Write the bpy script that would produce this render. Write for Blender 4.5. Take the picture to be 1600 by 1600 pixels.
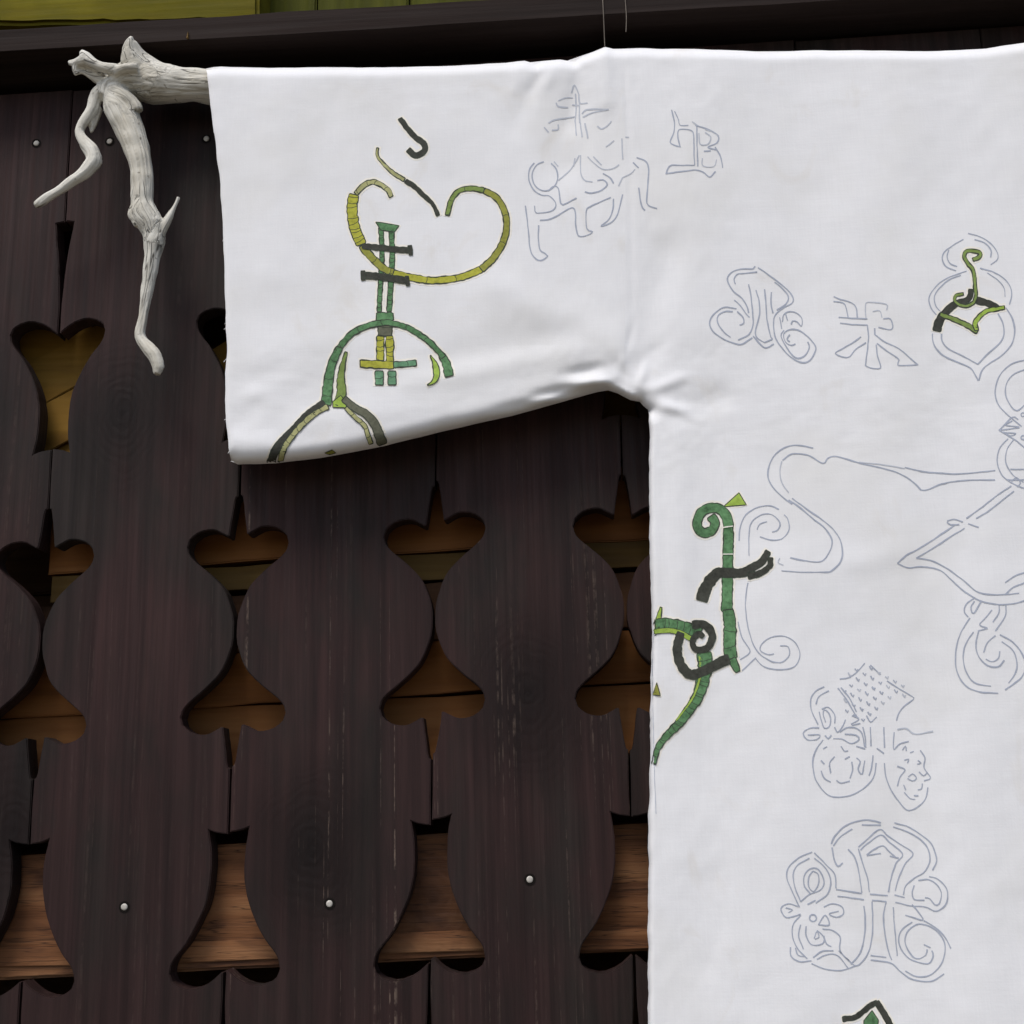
import bpy, bmesh, math, random
import numpy as np
from mathutils import Vector, Matrix, noise
from mathutils.bvhtree import BVHTree

random.seed(7)
for o in list(bpy.data.objects):
    bpy.data.objects.remove(o, do_unlink=True)
scene = bpy.context.scene
COL = scene.collection
R = math.radians

# ------------------------------------------------------------------ camera
CAM = Vector((0.0, -1.10, 1.45))
FPX = 2000.0                                   # focal length in photograph pixels (1600 wide)
ROT = Matrix.Rotation(R(3), 3, 'Z') @ Matrix.Rotation(R(90 + 14), 3, 'X') @ Matrix.Rotation(R(-1.5), 3, 'Z')
cd = bpy.data.cameras.new('camera')
cam = bpy.data.objects.new('camera', cd)
COL.objects.link(cam)
cam.matrix_world = Matrix.Translation(CAM) @ ROT.to_4x4()
cd.sensor_width = 36
cd.lens = 36 * FPX / 1600
cd.clip_start = 0.02
cd.clip_end = 500
scene.camera = cam

# ------------------------------------------------------------------ light: overcast day
SUN_EL, SUN_AZ = 58, -22          # azimuth measured from the camera's back towards the right
w = bpy.data.worlds.new('World')
scene.world = w
w.use_nodes = True
nt = w.node_tree
bg = nt.nodes['Background']
sky = nt.nodes.new('ShaderNodeTexSky')
sky.sky_type = 'NISHITA'
sky.sun_disc = False
sky.sun_elevation = R(SUN_EL)
sky.sun_rotation = R(180 - SUN_AZ)
sky.air_density = 1.0
sky.dust_density = 2.4
sky.ozone_density = 0.6
nt.links.new(sky.outputs[0], bg.inputs[0])
bg.inputs[1].default_value = 0.10
sl = bpy.data.lights.new('sun', 'SUN')
sl.energy = 1.5
sl.angle = R(24)
sl.color = (1.0, 0.955, 0.90)
sun = bpy.data.objects.new('sun', sl)
COL.objects.link(sun)
sd = Vector((math.sin(R(SUN_AZ)) * math.cos(R(SUN_EL)), -math.cos(R(SUN_AZ)) * math.cos(R(SUN_EL)), math.sin(R(SUN_EL))))
sun.rotation_euler = sd.to_track_quat('Z', 'Y').to_euler()
sun.location = sd * 6
scene.view_settings.view_transform = 'Standard'
scene.view_settings.look = 'None'
scene.view_settings.gamma = 1
scene.view_settings.exposure = 0.58


# ------------------------------------------------------------------ helpers
def ray(u, v):
    return ROT @ Vector(((u - 800) / FPX, (800 - v) / FPX, -1.0))


def P(u, v, y):
    """point of the world plane at depth y that the photograph shows at (u, v)"""
    d = ray(u, v)
    return CAM + d * ((y - CAM.y) / d.y)


def link(o, parent=None):
    COL.objects.link(o)
    if parent:
        o.parent = parent
    return o


def empty(name, loc, label=None, cat=None, group=None, kind=None):
    o = bpy.data.objects.new(name, None)
    o.location = loc
    COL.objects.link(o)
    tag(o, label, cat, group, kind)
    return o


def tag(o, label=None, cat=None, group=None, kind=None):
    if label: o['label'] = label
    if cat: o['category'] = cat
    if group: o['group'] = group
    if kind: o['kind'] = kind
    return o


def mesh_obj(name, bm, mats, parent=None, smooth=False, origin=None):
    me = bpy.data.meshes.new(name)
    if origin is not None:
        bmesh.ops.translate(bm, verts=bm.verts, vec=-Vector(origin))
    bm.to_mesh(me)
    bm.free()
    for m in (mats if isinstance(mats, (list, tuple)) else [mats]):
        me.materials.append(m)
    if smooth:
        me.polygons.foreach_set('use_smooth', [True] * len(me.polygons))
    o = bpy.data.objects.new(name, me)
    if origin is not None:
        o.location = origin
    COL.objects.link(o)
    if parent:
        o.parent = parent
        o.matrix_parent_inverse = Matrix.Translation(-Vector(parent.location))
    return o


def catmull(pts, step=3.0):
    """Catmull-Rom through n-dimensional points, resampled about every `step` units of the first two"""
    p = [np.array(q, float) for q in pts]
    if len(p) < 3:
        n = max(2, int(np.linalg.norm(p[-1][:2] - p[0][:2]) / step) + 1)
        return [p[0] + (p[-1] - p[0]) * t for t in np.linspace(0, 1, n)]
    q = [2 * p[0] - p[1]] + p + [2 * p[-1] - p[-2]]
    out = []
    for i in range(1, len(q) - 2):
        a, b, c, d = q[i - 1], q[i], q[i + 1], q[i + 2]
        n = max(1, int(np.linalg.norm(c[:2] - b[:2]) / step))
        for k in range(n):
            t = k / n
            out.append(0.5 * ((2 * b) + (-a + c) * t + (2 * a - 5 * b + 4 * c - d) * t * t + (-a + 3 * b - 3 * c + d) * t ** 3))
    out.append(p[-1])
    return out


# ------------------------------------------------------------------ materials
def new_mat(name, rough=0.7, spec=0.3):
    m = bpy.data.materials.new(name)
    m.use_nodes = True
    b = m.node_tree.nodes['Principled BSDF']
    b.inputs['Roughness'].default_value = rough
    b.inputs['Specular IOR Level'].default_value = spec
    return m, m.node_tree, b


def N(t, typ, **kw):
    n = t.nodes.new(typ)
    for k, v in kw.items():
        setattr(n, k, v)
    return n


def mapped(t, scale, coord='Object', attr=None):
    if attr:
        tc = N(t, 'ShaderNodeAttribute', attribute_name=attr)
        src = tc.outputs['Vector']
    else:
        tc = N(t, 'ShaderNodeTexCoord')
        src = tc.outputs[coord]
    oi = N(t, 'ShaderNodeObjectInfo')
    ad = N(t, 'ShaderNodeVectorMath', operation='ADD')
    mu = N(t, 'ShaderNodeMath', operation='MULTIPLY')
    mu.inputs[1].default_value = 37.0
    t.links.new(oi.outputs['Random'], mu.inputs[0])
    t.links.new(src, ad.inputs[0])
    t.links.new(mu.outputs[0], ad.inputs[1])
    mp = N(t, 'ShaderNodeMapping')
    mp.inputs['Scale'].default_value = scale
    t.links.new(ad.outputs[0], mp.inputs[0])
    return mp.outputs[0]


def noise_tex(t, vec, scale=1.0, detail=4, rough=0.55, dist=0.0):
    n = N(t, 'ShaderNodeTexNoise')
    n.inputs['Scale'].default_value = scale
    n.inputs['Detail'].default_value = detail
    n.inputs['Roughness'].default_value = rough
    n.inputs['Distortion'].default_value = dist
    t.links.new(vec, n.inputs['Vector'])
    return n.outputs['Fac']


def ramp(t, fac, stops):
    r = N(t, 'ShaderNodeValToRGB')
    e = r.color_ramp.elements
    while len(e) < len(stops):
        e.new(0.5)
    for x, (pos, c) in zip(e, stops):
        x.position = pos
        x.color = (c[0], c[1], c[2], 1) if isinstance(c, (tuple, list)) else (c, c, c, 1)
    t.links.new(fac, r.inputs[0])
    return r.outputs[0]


def mix(t, a, b, fac, mode='MIX'):
    m = N(t, 'ShaderNodeMix', data_type='RGBA', blend_type=mode)
    for s, v in ((m.inputs[0], fac), (m.inputs[6], a), (m.inputs[7], b)):
        if isinstance(v, (int, float)):
            s.default_value = v
        elif isinstance(v, tuple):
            s.default_value = (*v, 1)
        else:
            t.links.new(v, s)
    return m.outputs[2]


def bump(t, b, h, strength, dist):
    n = N(t, 'ShaderNodeBump')
    n.inputs['Strength'].default_value = strength
    n.inputs['Distance'].default_value = dist
    t.links.new(h, n.inputs['Height'])
    if not b.inputs['Normal'].is_linked:
        t.links.new(n.outputs[0], b.inputs['Normal'])
    else:
        prev = b.inputs['Normal'].links[0].from_socket
        t.links.new(prev, n.inputs['Normal'])
        t.links.new(n.outputs[0], b.inputs['Normal'])


def wood_mat(name, c_dark, c_mid, c_light, vertical=True, rough=0.62, spec=0.25, scratches=0.0, stretch=1.0,
             knots=False, bump_s=0.35, moss=None, rail_knot=False):
    """grain runs along z (vertical) or x; colours are the wood's own"""
    m, t, b = new_mat(name, rough, spec)
    lo, hi = 2.2 * stretch, 55.0
    sc = (hi, hi, lo) if vertical else (lo, hi, hi)
    v = mapped(t, sc)
    g = noise_tex(t, v, 1.0, 5, 0.6, 0.35)
    big = noise_tex(t, mapped(t, (6, 6, 3) if vertical else (3, 6, 6)), 1.0, 3, 0.5)
    col = mix(t, ramp(t, g, [(0.3, c_dark), (0.5, c_mid), (0.72, c_light)]),
              ramp(t, big, [(0.32, c_dark), (0.68, c_mid)]), 0.5)
    if knots:      # stain worn greyer in patches
        pt = noise_tex(t, mapped(t, (11, 11, 4.5)), 1.0, 4, 0.6, 0.4)
        col = mix(t, col, (0.0165, 0.0135, 0.0118), ramp(t, pt, [(0.44, 0.0), (0.62, 0.85)]))
        med = noise_tex(t, mapped(t, (120, 120, 3.0)), 1.0, 4, 0.65)
        col = mix(t, col, ramp(t, med, [(0.3, 0.55), (0.5, 1.0), (0.68, 1.5)]), 0.75, 'MULTIPLY')
    if moss:
        mo = noise_tex(t, mapped(t, (9, 9, 9)), 1.0, 5, 0.6)
        col = mix(t, col, moss, ramp(t, mo, [(0.42, 0.0), (0.62, 0.8)]))
    fine = noise_tex(t, mapped(t, (240, 240, 4.5 * stretch) if vertical else (4.5 * stretch, 240, 240)), 1.0, 3, 0.6)
    if rail_knot:
        blot = noise_tex(t, mapped(t, (9, 30, 30)), 1.0, 4, 0.65, 0.5)
        col = mix(t, col, (0.045, 0.018, 0.010), ramp(t, blot, [(0.5, 0.0), (0.66, 0.8)]))
        crk = noise_tex(t, mapped(t, (5, 130, 130)), 1.0, 3, 0.6)
        col = mix(t, col, (0.02, 0.010, 0.006), ramp(t, crk, [(0.485, 0.0), (0.5, 0.8), (0.515, 0.0)]))
    if knots or rail_knot:
        tc = N(t, 'ShaderNodeTexCoord')
        for k in ('knot_a', 'knot_b'):
            at = N(t, 'ShaderNodeAttribute', attribute_type='OBJECT', attribute_name=k)
            sub = N(t, 'ShaderNodeVectorMath', operation='SUBTRACT')
            t.links.new(tc.outputs['Object'], sub.inputs[0])
            t.links.new(at.outputs['Vector'], sub.inputs[1])
            mp = N(t, 'ShaderNodeMapping')
            mp.inputs['Scale'].default_value = (1.0, 0.0, 0.72)
            t.links.new(sub.outputs[0], mp.inputs[0])
            ln = N(t, 'ShaderNodeVectorMath', operation='LENGTH')
            t.links.new(mp.outputs[0], ln.inputs[0])
            wob = noise_tex(t, mapped(t, (22, 22, 22)), 1.0, 3)
            ma = N(t, 'ShaderNodeMath', operation='MULTIPLY_ADD')
            t.links.new(wob, ma.inputs[0])
            ma.inputs[1].default_value = 0.03
            t.links.new(ln.outputs['Value'], ma.inputs[2])
            f = ramp(t, ma.outputs[0], [(0.014, 1.0), (0.032, 0.7), (0.085, 0.0)])
            col = mix(t, col, tuple(x * 0.42 for x in c_dark), f)
            rg = N(t, 'ShaderNodeMath', operation='SINE')
            rm = N(t, 'ShaderNodeMath', operation='MULTIPLY')
            rm.inputs[1].default_value = 900.0
            t.links.new(ma.outputs[0], rm.inputs[0])
            t.links.new(rm.outputs[0], rg.inputs[0])
            rf = N(t, 'ShaderNodeMath', operation='MULTIPLY')
            t.links.new(rg.outputs[0], rf.inputs[0])
            t.links.new(f, rf.inputs[1])
            bump(t, b, rf.outputs[0], 0.16, 0.0006)
    if scratches:
        s = noise_tex(t, mapped(t, (430, 430, 3.2)), 1.0, 1, 0.5)
        reg = noise_tex(t, mapped(t, (22, 22, 1.6)), 1.0, 3, 0.5)
        dash = noise_tex(t, mapped(t, (150, 150, 75.0)), 1.0, 4, 0.7)
        sm = ramp(t, s, [(0.60, 0.0), (0.66, 1.0)])
        rm_ = ramp(t, reg, [(0.44, 0.0), (0.58, 1.0)])
        dm = ramp(t, dash, [(0.46, 0.0), (0.6, 1.0)])
        f1 = mix(t, sm, rm_, 1.0, 'MULTIPLY')
        f2 = mix(t, f1, dm, 1.0, 'MULTIPLY')
        sa = N(t, 'ShaderNodeAttribute', attribute_type='OBJECT', attribute_name='scratch')
        f3 = mix(t, f2, sa.outputs['Color'], 1.0, 'MULTIPLY')
        col = mix(t, col, (0.125, 0.092, 0.072), f3)
        bump(t, b, sm, 0.15, 0.0006)
    t.links.new(col, b.inputs['Base Color'])
    bump(t, b, g, bump_s, 0.0016)
    bump(t, b, fine, bump_s * 0.7, 0.0007)
    rr = ramp(t, fine, [(0.3, rough - 0.1), (0.7, min(1, rough + 0.12))])
    t.links.new(rr, b.inputs['Roughness'])
    return m


M_PLANK = wood_mat('dark_stained_plank', (0.0135, 0.0080, 0.0076), (0.0330, 0.0165, 0.0155), (0.0460, 0.0250, 0.0225),
                   True, 0.62, 0.15, scratches=1.0, knots=True, bump_s=0.6)
M_RAIL = wood_mat('dark_stained_rail', (0.012, 0.0085, 0.0075), (0.023, 0.0155, 0.0135), (0.036, 0.026, 0.023), False, 0.7, 0.08)
M_GOLD = wood_mat('raw_golden_brown_wood', (0.060, 0.022, 0.009), (0.22, 0.096, 0.040), (0.39, 0.205, 0.095), False, 0.7, 0.2, stretch=2.2, bump_s=1.0, rail_knot=True)
M_BROWN = wood_mat('aged_orange_brown_wood', (0.11, 0.042, 0.014), (0.24, 0.098, 0.030), (0.34, 0.16, 0.055), False, 0.75, 0.15, stretch=2)
M_OLIVE = wood_mat('aged_olive_brown_wood', (0.065, 0.036, 0.010), (0.13, 0.076, 0.022), (0.20, 0.125, 0.038), False, 0.75, 0.15, stretch=2)
M_OCHRE = wood_mat('ochre_wood', (0.10, 0.050, 0.009), (0.23, 0.125, 0.020), (0.34, 0.20, 0.042), False, 0.75, 0.15, stretch=2)
M_LEMON = wood_mat('yellow_green_mossy_wood', (0.07, 0.055, 0.004), (0.165, 0.138, 0.010), (0.25, 0.22, 0.02), False, 0.8, 0.1, stretch=2,
                   moss=(0.10, 0.09, 0.008))
M_GREEN = wood_mat('olive_green_board', (0.04, 0.043, 0.006), (0.075, 0.08, 0.010), (0.12, 0.12, 0.02), True, 0.8, 0.1)
M_DARKWALL = wood_mat('dark_wall_wood', (0.035, 0.018, 0.010), (0.085, 0.042, 0.022), (0.13, 0.07, 0.036), False, 0.8, 0.1)


def cloth_material():
    m, t, b = new_mat('white_linen', 0.88, 0.12)
    b.inputs['Sheen Weight'].default_value = 0.12
    tc = N(t, 'ShaderNodeTexCoord')
    hz = noise_tex(t, mapped(t, (38, 38, 760)), 1.0, 2, 0.6)
    vt = noise_tex(t, mapped(t, (760, 38, 38)), 1.0, 2, 0.6)
    wv = mix(t, hz, vt, 0.5)
    cloud = noise_tex(t, mapped(t, (9, 9, 9)), 1.0, 4, 0.6)
    stain = noise_tex(t, mapped(t, (22, 22, 16)), 1.0, 4, 0.6, 0.6)
    col = mix(t, ramp(t, wv, [(0.25, (0.745, 0.75, 0.765)), (0.75, (0.805, 0.81, 0.822))]),
              (0.69, 0.685, 0.66), ramp(t, cloud, [(0.48, 0.0), (0.72, 0.5)]))
    col = mix(t, col, (0.64, 0.60, 0.53), ramp(t, stain, [(0.62, 0.0), (0.78, 0.35)]))
    t.links.new(col, b.inputs['Base Color'])
    bump(t, b, wv, 0.10, 0.0005)
    grn = noise_tex(t, mapped(t, (520, 520, 520)), 1.0, 2, 0.6)
    bump(t, b, grn, 0.16, 0.0005)
    soft = noise_tex(t, mapped(t, (38, 38, 30)), 1.0, 3, 0.5)
    bump(t, b, soft, 0.035, 0.004)
    return m


M_CLOTH = cloth_material()


def thread_mat(name, c, var=0.5):
    m, t, b = new_mat(name, 0.85, 0.1)
    n = noise_tex(t, mapped(t, (330, 330, 330)), 1.0, 3, 0.6)
    n2 = noise_tex(t, mapped(t, (60, 60, 60)), 1.0, 3, 0.6)
    d = tuple(x * (1 - var) for x in c)
    l = tuple(min(1, x * (1 + var * 0.7)) for x in c)
    col = mix(t, ramp(t, n, [(0.3, d), (0.5, c), (0.72, l)]), ramp(t, n2, [(0.3, d), (0.7, l)]), 0.4)
    t.links.new(col, b.inputs['Base Color'])
    bump(t, b, n, 0.4, 0.0006)
    return m


MM = {
    'pencil': thread_mat('pencil_line', (0.385, 0.42, 0.50), 0.15),
    'faint': thread_mat('faint_pencil_line', (0.50, 0.53, 0.59), 0.1),
    'ink': thread_mat('dark_outline', (0.055, 0.066, 0.050), 0.4),
    'coal': thread_mat('charcoal_fill', (0.058, 0.060, 0.050), 0.45),
    'grey': thread_mat('grey_green_fill', (0.135, 0.140, 0.100), 0.35),
    'green': thread_mat('green_fill', (0.108, 0.225, 0.105), 0.6),
    'mint': thread_mat('pale_green_fill', (0.15, 0.31, 0.18), 0.45),
    'lime': thread_mat('lime_fill', (0.33, 0.47, 0.085), 0.35),
    'moss': thread_mat('moss_green_fill', (0.21, 0.29, 0.085), 0.35),
    'yellow': thread_mat('yellow_fill', (0.41, 0.41, 0.062), 0.35),
    'olive': thread_mat('olive_yellow_fill', (0.28, 0.285, 0.062), 0.35),
    'khaki': thread_mat('khaki_fill', (0.40, 0.40, 0.19), 0.3),
    'halo': thread_mat('cream_border', (0.84, 0.81, 0.73), 0.04),
}
MK = list(MM)
ML = [MM[k] for k in MK]


def metal_mat(name, c, rough):
    m, t, b = new_mat(name, rough, 0.5)
    b.inputs['Metallic'].default_value = 0.1
    n = noise_tex(t, mapped(t, (300, 300, 300)), 1.0, 3)
    t.links.new(ramp(t, n, [(0.3, tuple(x * 0.7 for x in c)), (0.7, c)]), b.inputs['Base Color'])
    return m


M_NAIL = metal_mat('pale_nail_metal', (0.60, 0.57, 0.51), 0.65)


def ground_mat():
    m, t, b = new_mat('ground_gravel', 0.95, 0.1)
    n = noise_tex(t, mapped(t, (3, 3, 3)), 1.0, 8, 0.65)
    t.links.new(ramp(t, n, [(0.35, (0.11, 0.09, 0.065)), (0.55, (0.21, 0.18, 0.135)), (0.7, (0.32, 0.28, 0.22))]), b.inputs['Base Color'])
    bump(t, b, n, 0.6, 0.02)
    return m


def drift_mat():
    m, t, b = new_mat('bleached_driftwood', 0.72, 0.25)
    v = mapped(t, (1, 1, 1), attr='grain')
    g = noise_tex(t, v, 420.0, 5, 0.65, 0.2)
    sp = N(t, 'ShaderNodeAttribute', attribute_name='split')
    crack2 = noise_tex(t, v, 190.0, 1, 0.4, 0.15)
    crack = noise_tex(t, v, 105.0, 1, 0.4, 0.25)
    where = noise_tex(t, mapped(t, (17, 17, 11)), 1.0, 3, 0.6)
    tone = noise_tex(t, mapped(t, (16, 16, 16)), 1.0, 3, 0.6)
    spot = noise_tex(t, mapped(t, (150, 150, 150)), 1.0, 2, 0.5)
    col = mix(t, ramp(t, g, [(0.3, (0.40, 0.375, 0.32)), (0.5, (0.66, 0.64, 0.57)), (0.66, (0.76, 0.745, 0.68))]),
              ramp(t, tone, [(0.38, (0.38, 0.345, 0.26)), (0.54, (0.66, 0.645, 0.58))]), 0.45)
    cm = ramp(t, crack, [(0.452, 0.0), (0.470, 1.0), (0.488, 0.0)])
    wm = ramp(t, where, [(0.46, 0.0), (0.54, 1.0)])
    cf = mix(t, cm, wm, 1.0, 'MULTIPLY')
    c2 = mix(t, ramp(t, crack2, [(0.45, 0.0), (0.485, 1.0), (0.52, 0.0)]), sp.outputs['Color'], 1.0, 'MULTIPLY')
    cf = mix(t, cf, c2, 1.0, 'LIGHTEN')
    col = mix(t, col, (0.030, 0.026, 0.022), cf)
    col = mix(t, col, (0.13, 0.11, 0.08), ramp(t, spot, [(0.68, 0.0), (0.76, 0.8)]))
    t.links.new(col, b.inputs['Base Color'])
    inv = N(t, 'ShaderNodeMath', operation='SUBTRACT')
    inv.inputs[0].default_value = 1.0
    t.links.new(cf, inv.inputs[1])
    bump(t, b, inv.outputs[0], 0.6, 0.001)
    bump(t, b, g, 0.5, 0.0010)
    return m


M_DRIFT = drift_mat()

# ------------------------------------------------------------------ ground
bm = bmesh.new()
bmesh.ops.create_grid(bm, x_segments=40, y_segments=40, size=60)
for q in bm.verts:
    q.co.z += 0.0 if q.co.length < 6 else noise.noise(q.co * 0.1) * 0.3
g = mesh_obj('ground', bm, ground_mat())
tag(g, 'pale grey gravel and soil in front of the fence', 'ground', kind='structure')


# ------------------------------------------------------------------ solid board from an outline in the xz plane
def extrude_poly(pts, y0, y1, bev=0.0012):
    bm = bmesh.new()
    vs = [bm.verts.new((x, y0, z)) for x, z in pts]
    f = bm.faces.new(vs)
    bmesh.ops.recalc_face_normals(bm, faces=[f])
    if f.normal.y > 0:
        f.normal_flip()
    r = bmesh.ops.extrude_face_region(bm, geom=[f])
    nv = [e for e in r['geom'] if isinstance(e, bmesh.types.BMVert)]
    # the extruded copy becomes the back
    for q in nv:
        q.co.y = y1
    bmesh.ops.recalc_face_normals(bm, faces=bm.faces)
    if bev:
        ed = [e for e in bm.edges if abs(e.verts[0].co.y - y0) < 1e-6 and abs(e.verts[1].co.y - y0) < 1e-6]
        bmesh.ops.bevel(bm, geom=ed, offset=bev, segments=2, affect='EDGES', clamp_overlap=True)
    return bm


def board(name, mat, parent, corners, y0, y1, wob=0.0015, n=14, bev=0.002, seed=0):
    """corners: bottom-left, bottom-right, top-right, top-left in world (x, z); long edges get a slight waver"""
    rs = random.Random(seed)
    off = rs.uniform(0, 90)
    (ax, az), (bx, bz), (cx, cz), (dx, dz) = corners
    pts = []
    horiz = abs(bx - ax) >= abs(dz - az)
    def run(p, q, amp, k):
        L = math.hypot(q[0] - p[0], q[1] - p[1])
        nx, nz = -(q[1] - p[1]) / L, (q[0] - p[0]) / L
        for i in range(n):
            s = i / n
            a = amp * noise.noise(Vector((s * L * 14 + off, k * 7.3, off))) * (0 if i == 0 else 1)
            pts.append((p[0] + (q[0] - p[0]) * s + nx * a, p[1] + (q[1] - p[1]) * s + nz * a))
    run((ax, az), (bx, bz), wob if horiz else wob * 0.4, 1)
    run((bx, bz), (cx, cz), wob * 0.4 if horiz else wob, 2)
    run((cx, cz), (dx, dz), wob if horiz else wob * 0.4, 3)
    run((dx, dz), (ax, az), wob * 0.4 if horiz else wob, 4)
    bm = extrude_poly(pts, y0, y1, bev)
    o = mesh_obj(name, bm, mat, parent, origin=(ax, y0, az))
    return o


def XZ(u, v, y):
    p = P(u, v, y)
    return (p.x, p.z)


# ------------------------------------------------------------------ fence of carved planks
FENCE = empty('carved_plank_fence', (0, 0, 0), 'dark brown fence of carved planks with heart and bell shaped cutouts', 'fence')
PITCH = 313.0
lines = {  # joint lines of the planks in the photograph: two points and the pattern's middle
    1: ((112, 170), (30, 1600), (67, 1003)),
    2: ((386, 400), (348, 1600), (371, 984)),
    3: ((685, 400), (670, 1600), (677, 968)),
    4: ((966, 500), (993, 1580), (979, 953)),
}
SPX = (P(677, 968, 0) - P(676, 968, 0)).length     # metres per photograph pixel at the middle of the fence
prof = [(0, 2.2), (12, 2.4), (24, 4), (44, 10), (67, 21), (90, 43), (112, 69), (124, 78), (134, 80.5), (146, 77), (157, 64), (161.5, 48), (160, 34),
        (150.5, 17), (151, 13.5), (180, 9.5), (214, 4.5), (216, 1.6), (260, 1.4), (300, 1.4), (319, 1.4), (318, 10), (316, 20), (312, 30),
        (322, 28.5), (336, 26), (360, 24), (390, 24.5), (412, 27.5), (432, 32), (460, 43), (490, 58), (511, 73), (524, 79), (537, 81), (549, 77),
        (558, 65), (562, 52), (561, 41), (556, 28), (547, 15), (536, 4), (537, 2.2), (600, 2.4), (680, 7), (764, 15.5), (767, 1.4), (840, 1.4)]


def joint(i):
    """(x at z0, dx/dz, z0) of joint line i in the fence plane"""
    if i in lines:
        a, b, c = lines[i]
        pa, pb, pc = P(*a, 0), P(*b, 0), P(*c, 0)
        k = (pa.x - pb.x) / (pa.z - pb.z)
        return (pb.x + k * (pc.z - pb.z), k, pc.z)
    if i < 1:
        x1, k1, z1 = joint(1)
        x2, k2, z2 = joint(2)
        n = i - 1
        return (x1 + n * PITCH * SPX, k1 + n * (k2 - k1) * 0.4, z1 + n * (z2 - z1))
    x4, k4, z4 = joint(4)
    x3, k3, z3 = joint(3)
    n = i - 4
    return (x4 + n * PITCH * SPX, k4, z4 + n * (z4 - z3) * 0.6)


RAIL_A, RAIL_B = P(0, 80, -0.05), P(1000, 19, -0.05)
RAIL_K = (RAIL_B.z - RAIL_A.z) / (RAIL_B.x - RAIL_A.x)


def rail_z(x):
    return RAIL_A.z + RAIL_K * (x - RAIL_A.x)


PT_A, PT_B = P(0, 149, 0), P(1450, 50, 0)


def plank_top(x):
    return PT_A.z + (PT_B.z - PT_A.z) / (PT_B.x - PT_A.x) * (x - PT_A.x)


def edge(i, side, rs):
    """points of one plank edge along joint i, from the bottom up; side +1 for the plank to the right of the joint"""
    x0, k, z0 = joint(i)
    sz = rs.uniform(-2.0, 2.0)
    if (i, side) == (3, 1): sz = -6
    if (i, side) == (3, -1): sz = 2
    if (i, side) == (4, -1): sz = 1
    wsc = rs.uniform(0.965, 1.03)
    pts = []
    half = []
    for a, b in zip(prof[:-1], prof[1:]):
        half.append((a, b))
    sharp = {17, 18, 20, 23, 41, 42, 45, 46, 47, 14}
    dense = []
    # smooth runs between sharp corners
    runs, cur = [], [prof[0]]
    for j in range(1, len(prof)):
        cur.append(prof[j])
        if j in sharp or j == len(prof) - 1:
            runs.append(cur)
            cur = [prof[j]]
    for r_ in runs:
        dense += catmull(r_, 7.0)[:-1]
    dense.append(np.array(prof[-1], float))
    low = [(t, w_) for t, w_ in dense]
    up = [(-t, w_) for t, w_ in dense]
    seq = list(reversed(low)) + up[1:]
    ph = rs.uniform(0, 50)
    pm = P(677, 968, 0).z
    for t, w_ in seq:
        wob = 1.4 * noise.noise(Vector((t * 0.02, ph, 0))) + 0.5 * noise.noise(Vector((t * 0.09, ph, 3)))
        dz = pm - P(677, 968 + abs(t), 0).z
        if t < 0:
            dz *= 1.03
        z = z0 - math.copysign(dz, t) - sz * SPX
        x = x0 + k * (z - z0) + side * (w_ * wsc + 0.4 + wob if w_ > 5 else w_ + 0.5 * wob) * SPX
        pts.append((x, z))
    return pts


knots = {1: ((190, 640), (-900, 0)), 3: ((825, 1085), (-900, 0)), 2: ((490, 1330), (480, 300)), 0: ((-60, 600), (20, 1300)), 4: ((1200, 700), (1150, 1500))}
nails = {0: [(57, 224)], 1: [(172, 222), (323, 218), (195, 1417)], 2: [(515, 1412)], 3: [(828, 1374)]}


def nail_bm():
    bm = bmesh.new()
    rings = [(0.0028, 0.0012), (0.0028, -0.0001), (0.0024, -0.0005), (0.0013, -0.0007)]
    n = 12
    vv = []
    for r_, y in rings:
        vv.append([bm.verts.new((r_ * math.cos(2 * math.pi * k / n), y, r_ * math.sin(2 * math.pi * k / n))) for k in range(n)])
    for a, b in zip(vv[:-1], vv[1:]):
        for k in range(n):
            bm.faces.new((a[k], a[(k + 1) % n], b[(k + 1) % n], b[k]))
    bm.faces.new(vv[-1])
    bmesh.ops.recalc_face_normals(bm, faces=bm.faces)
    return bm


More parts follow.
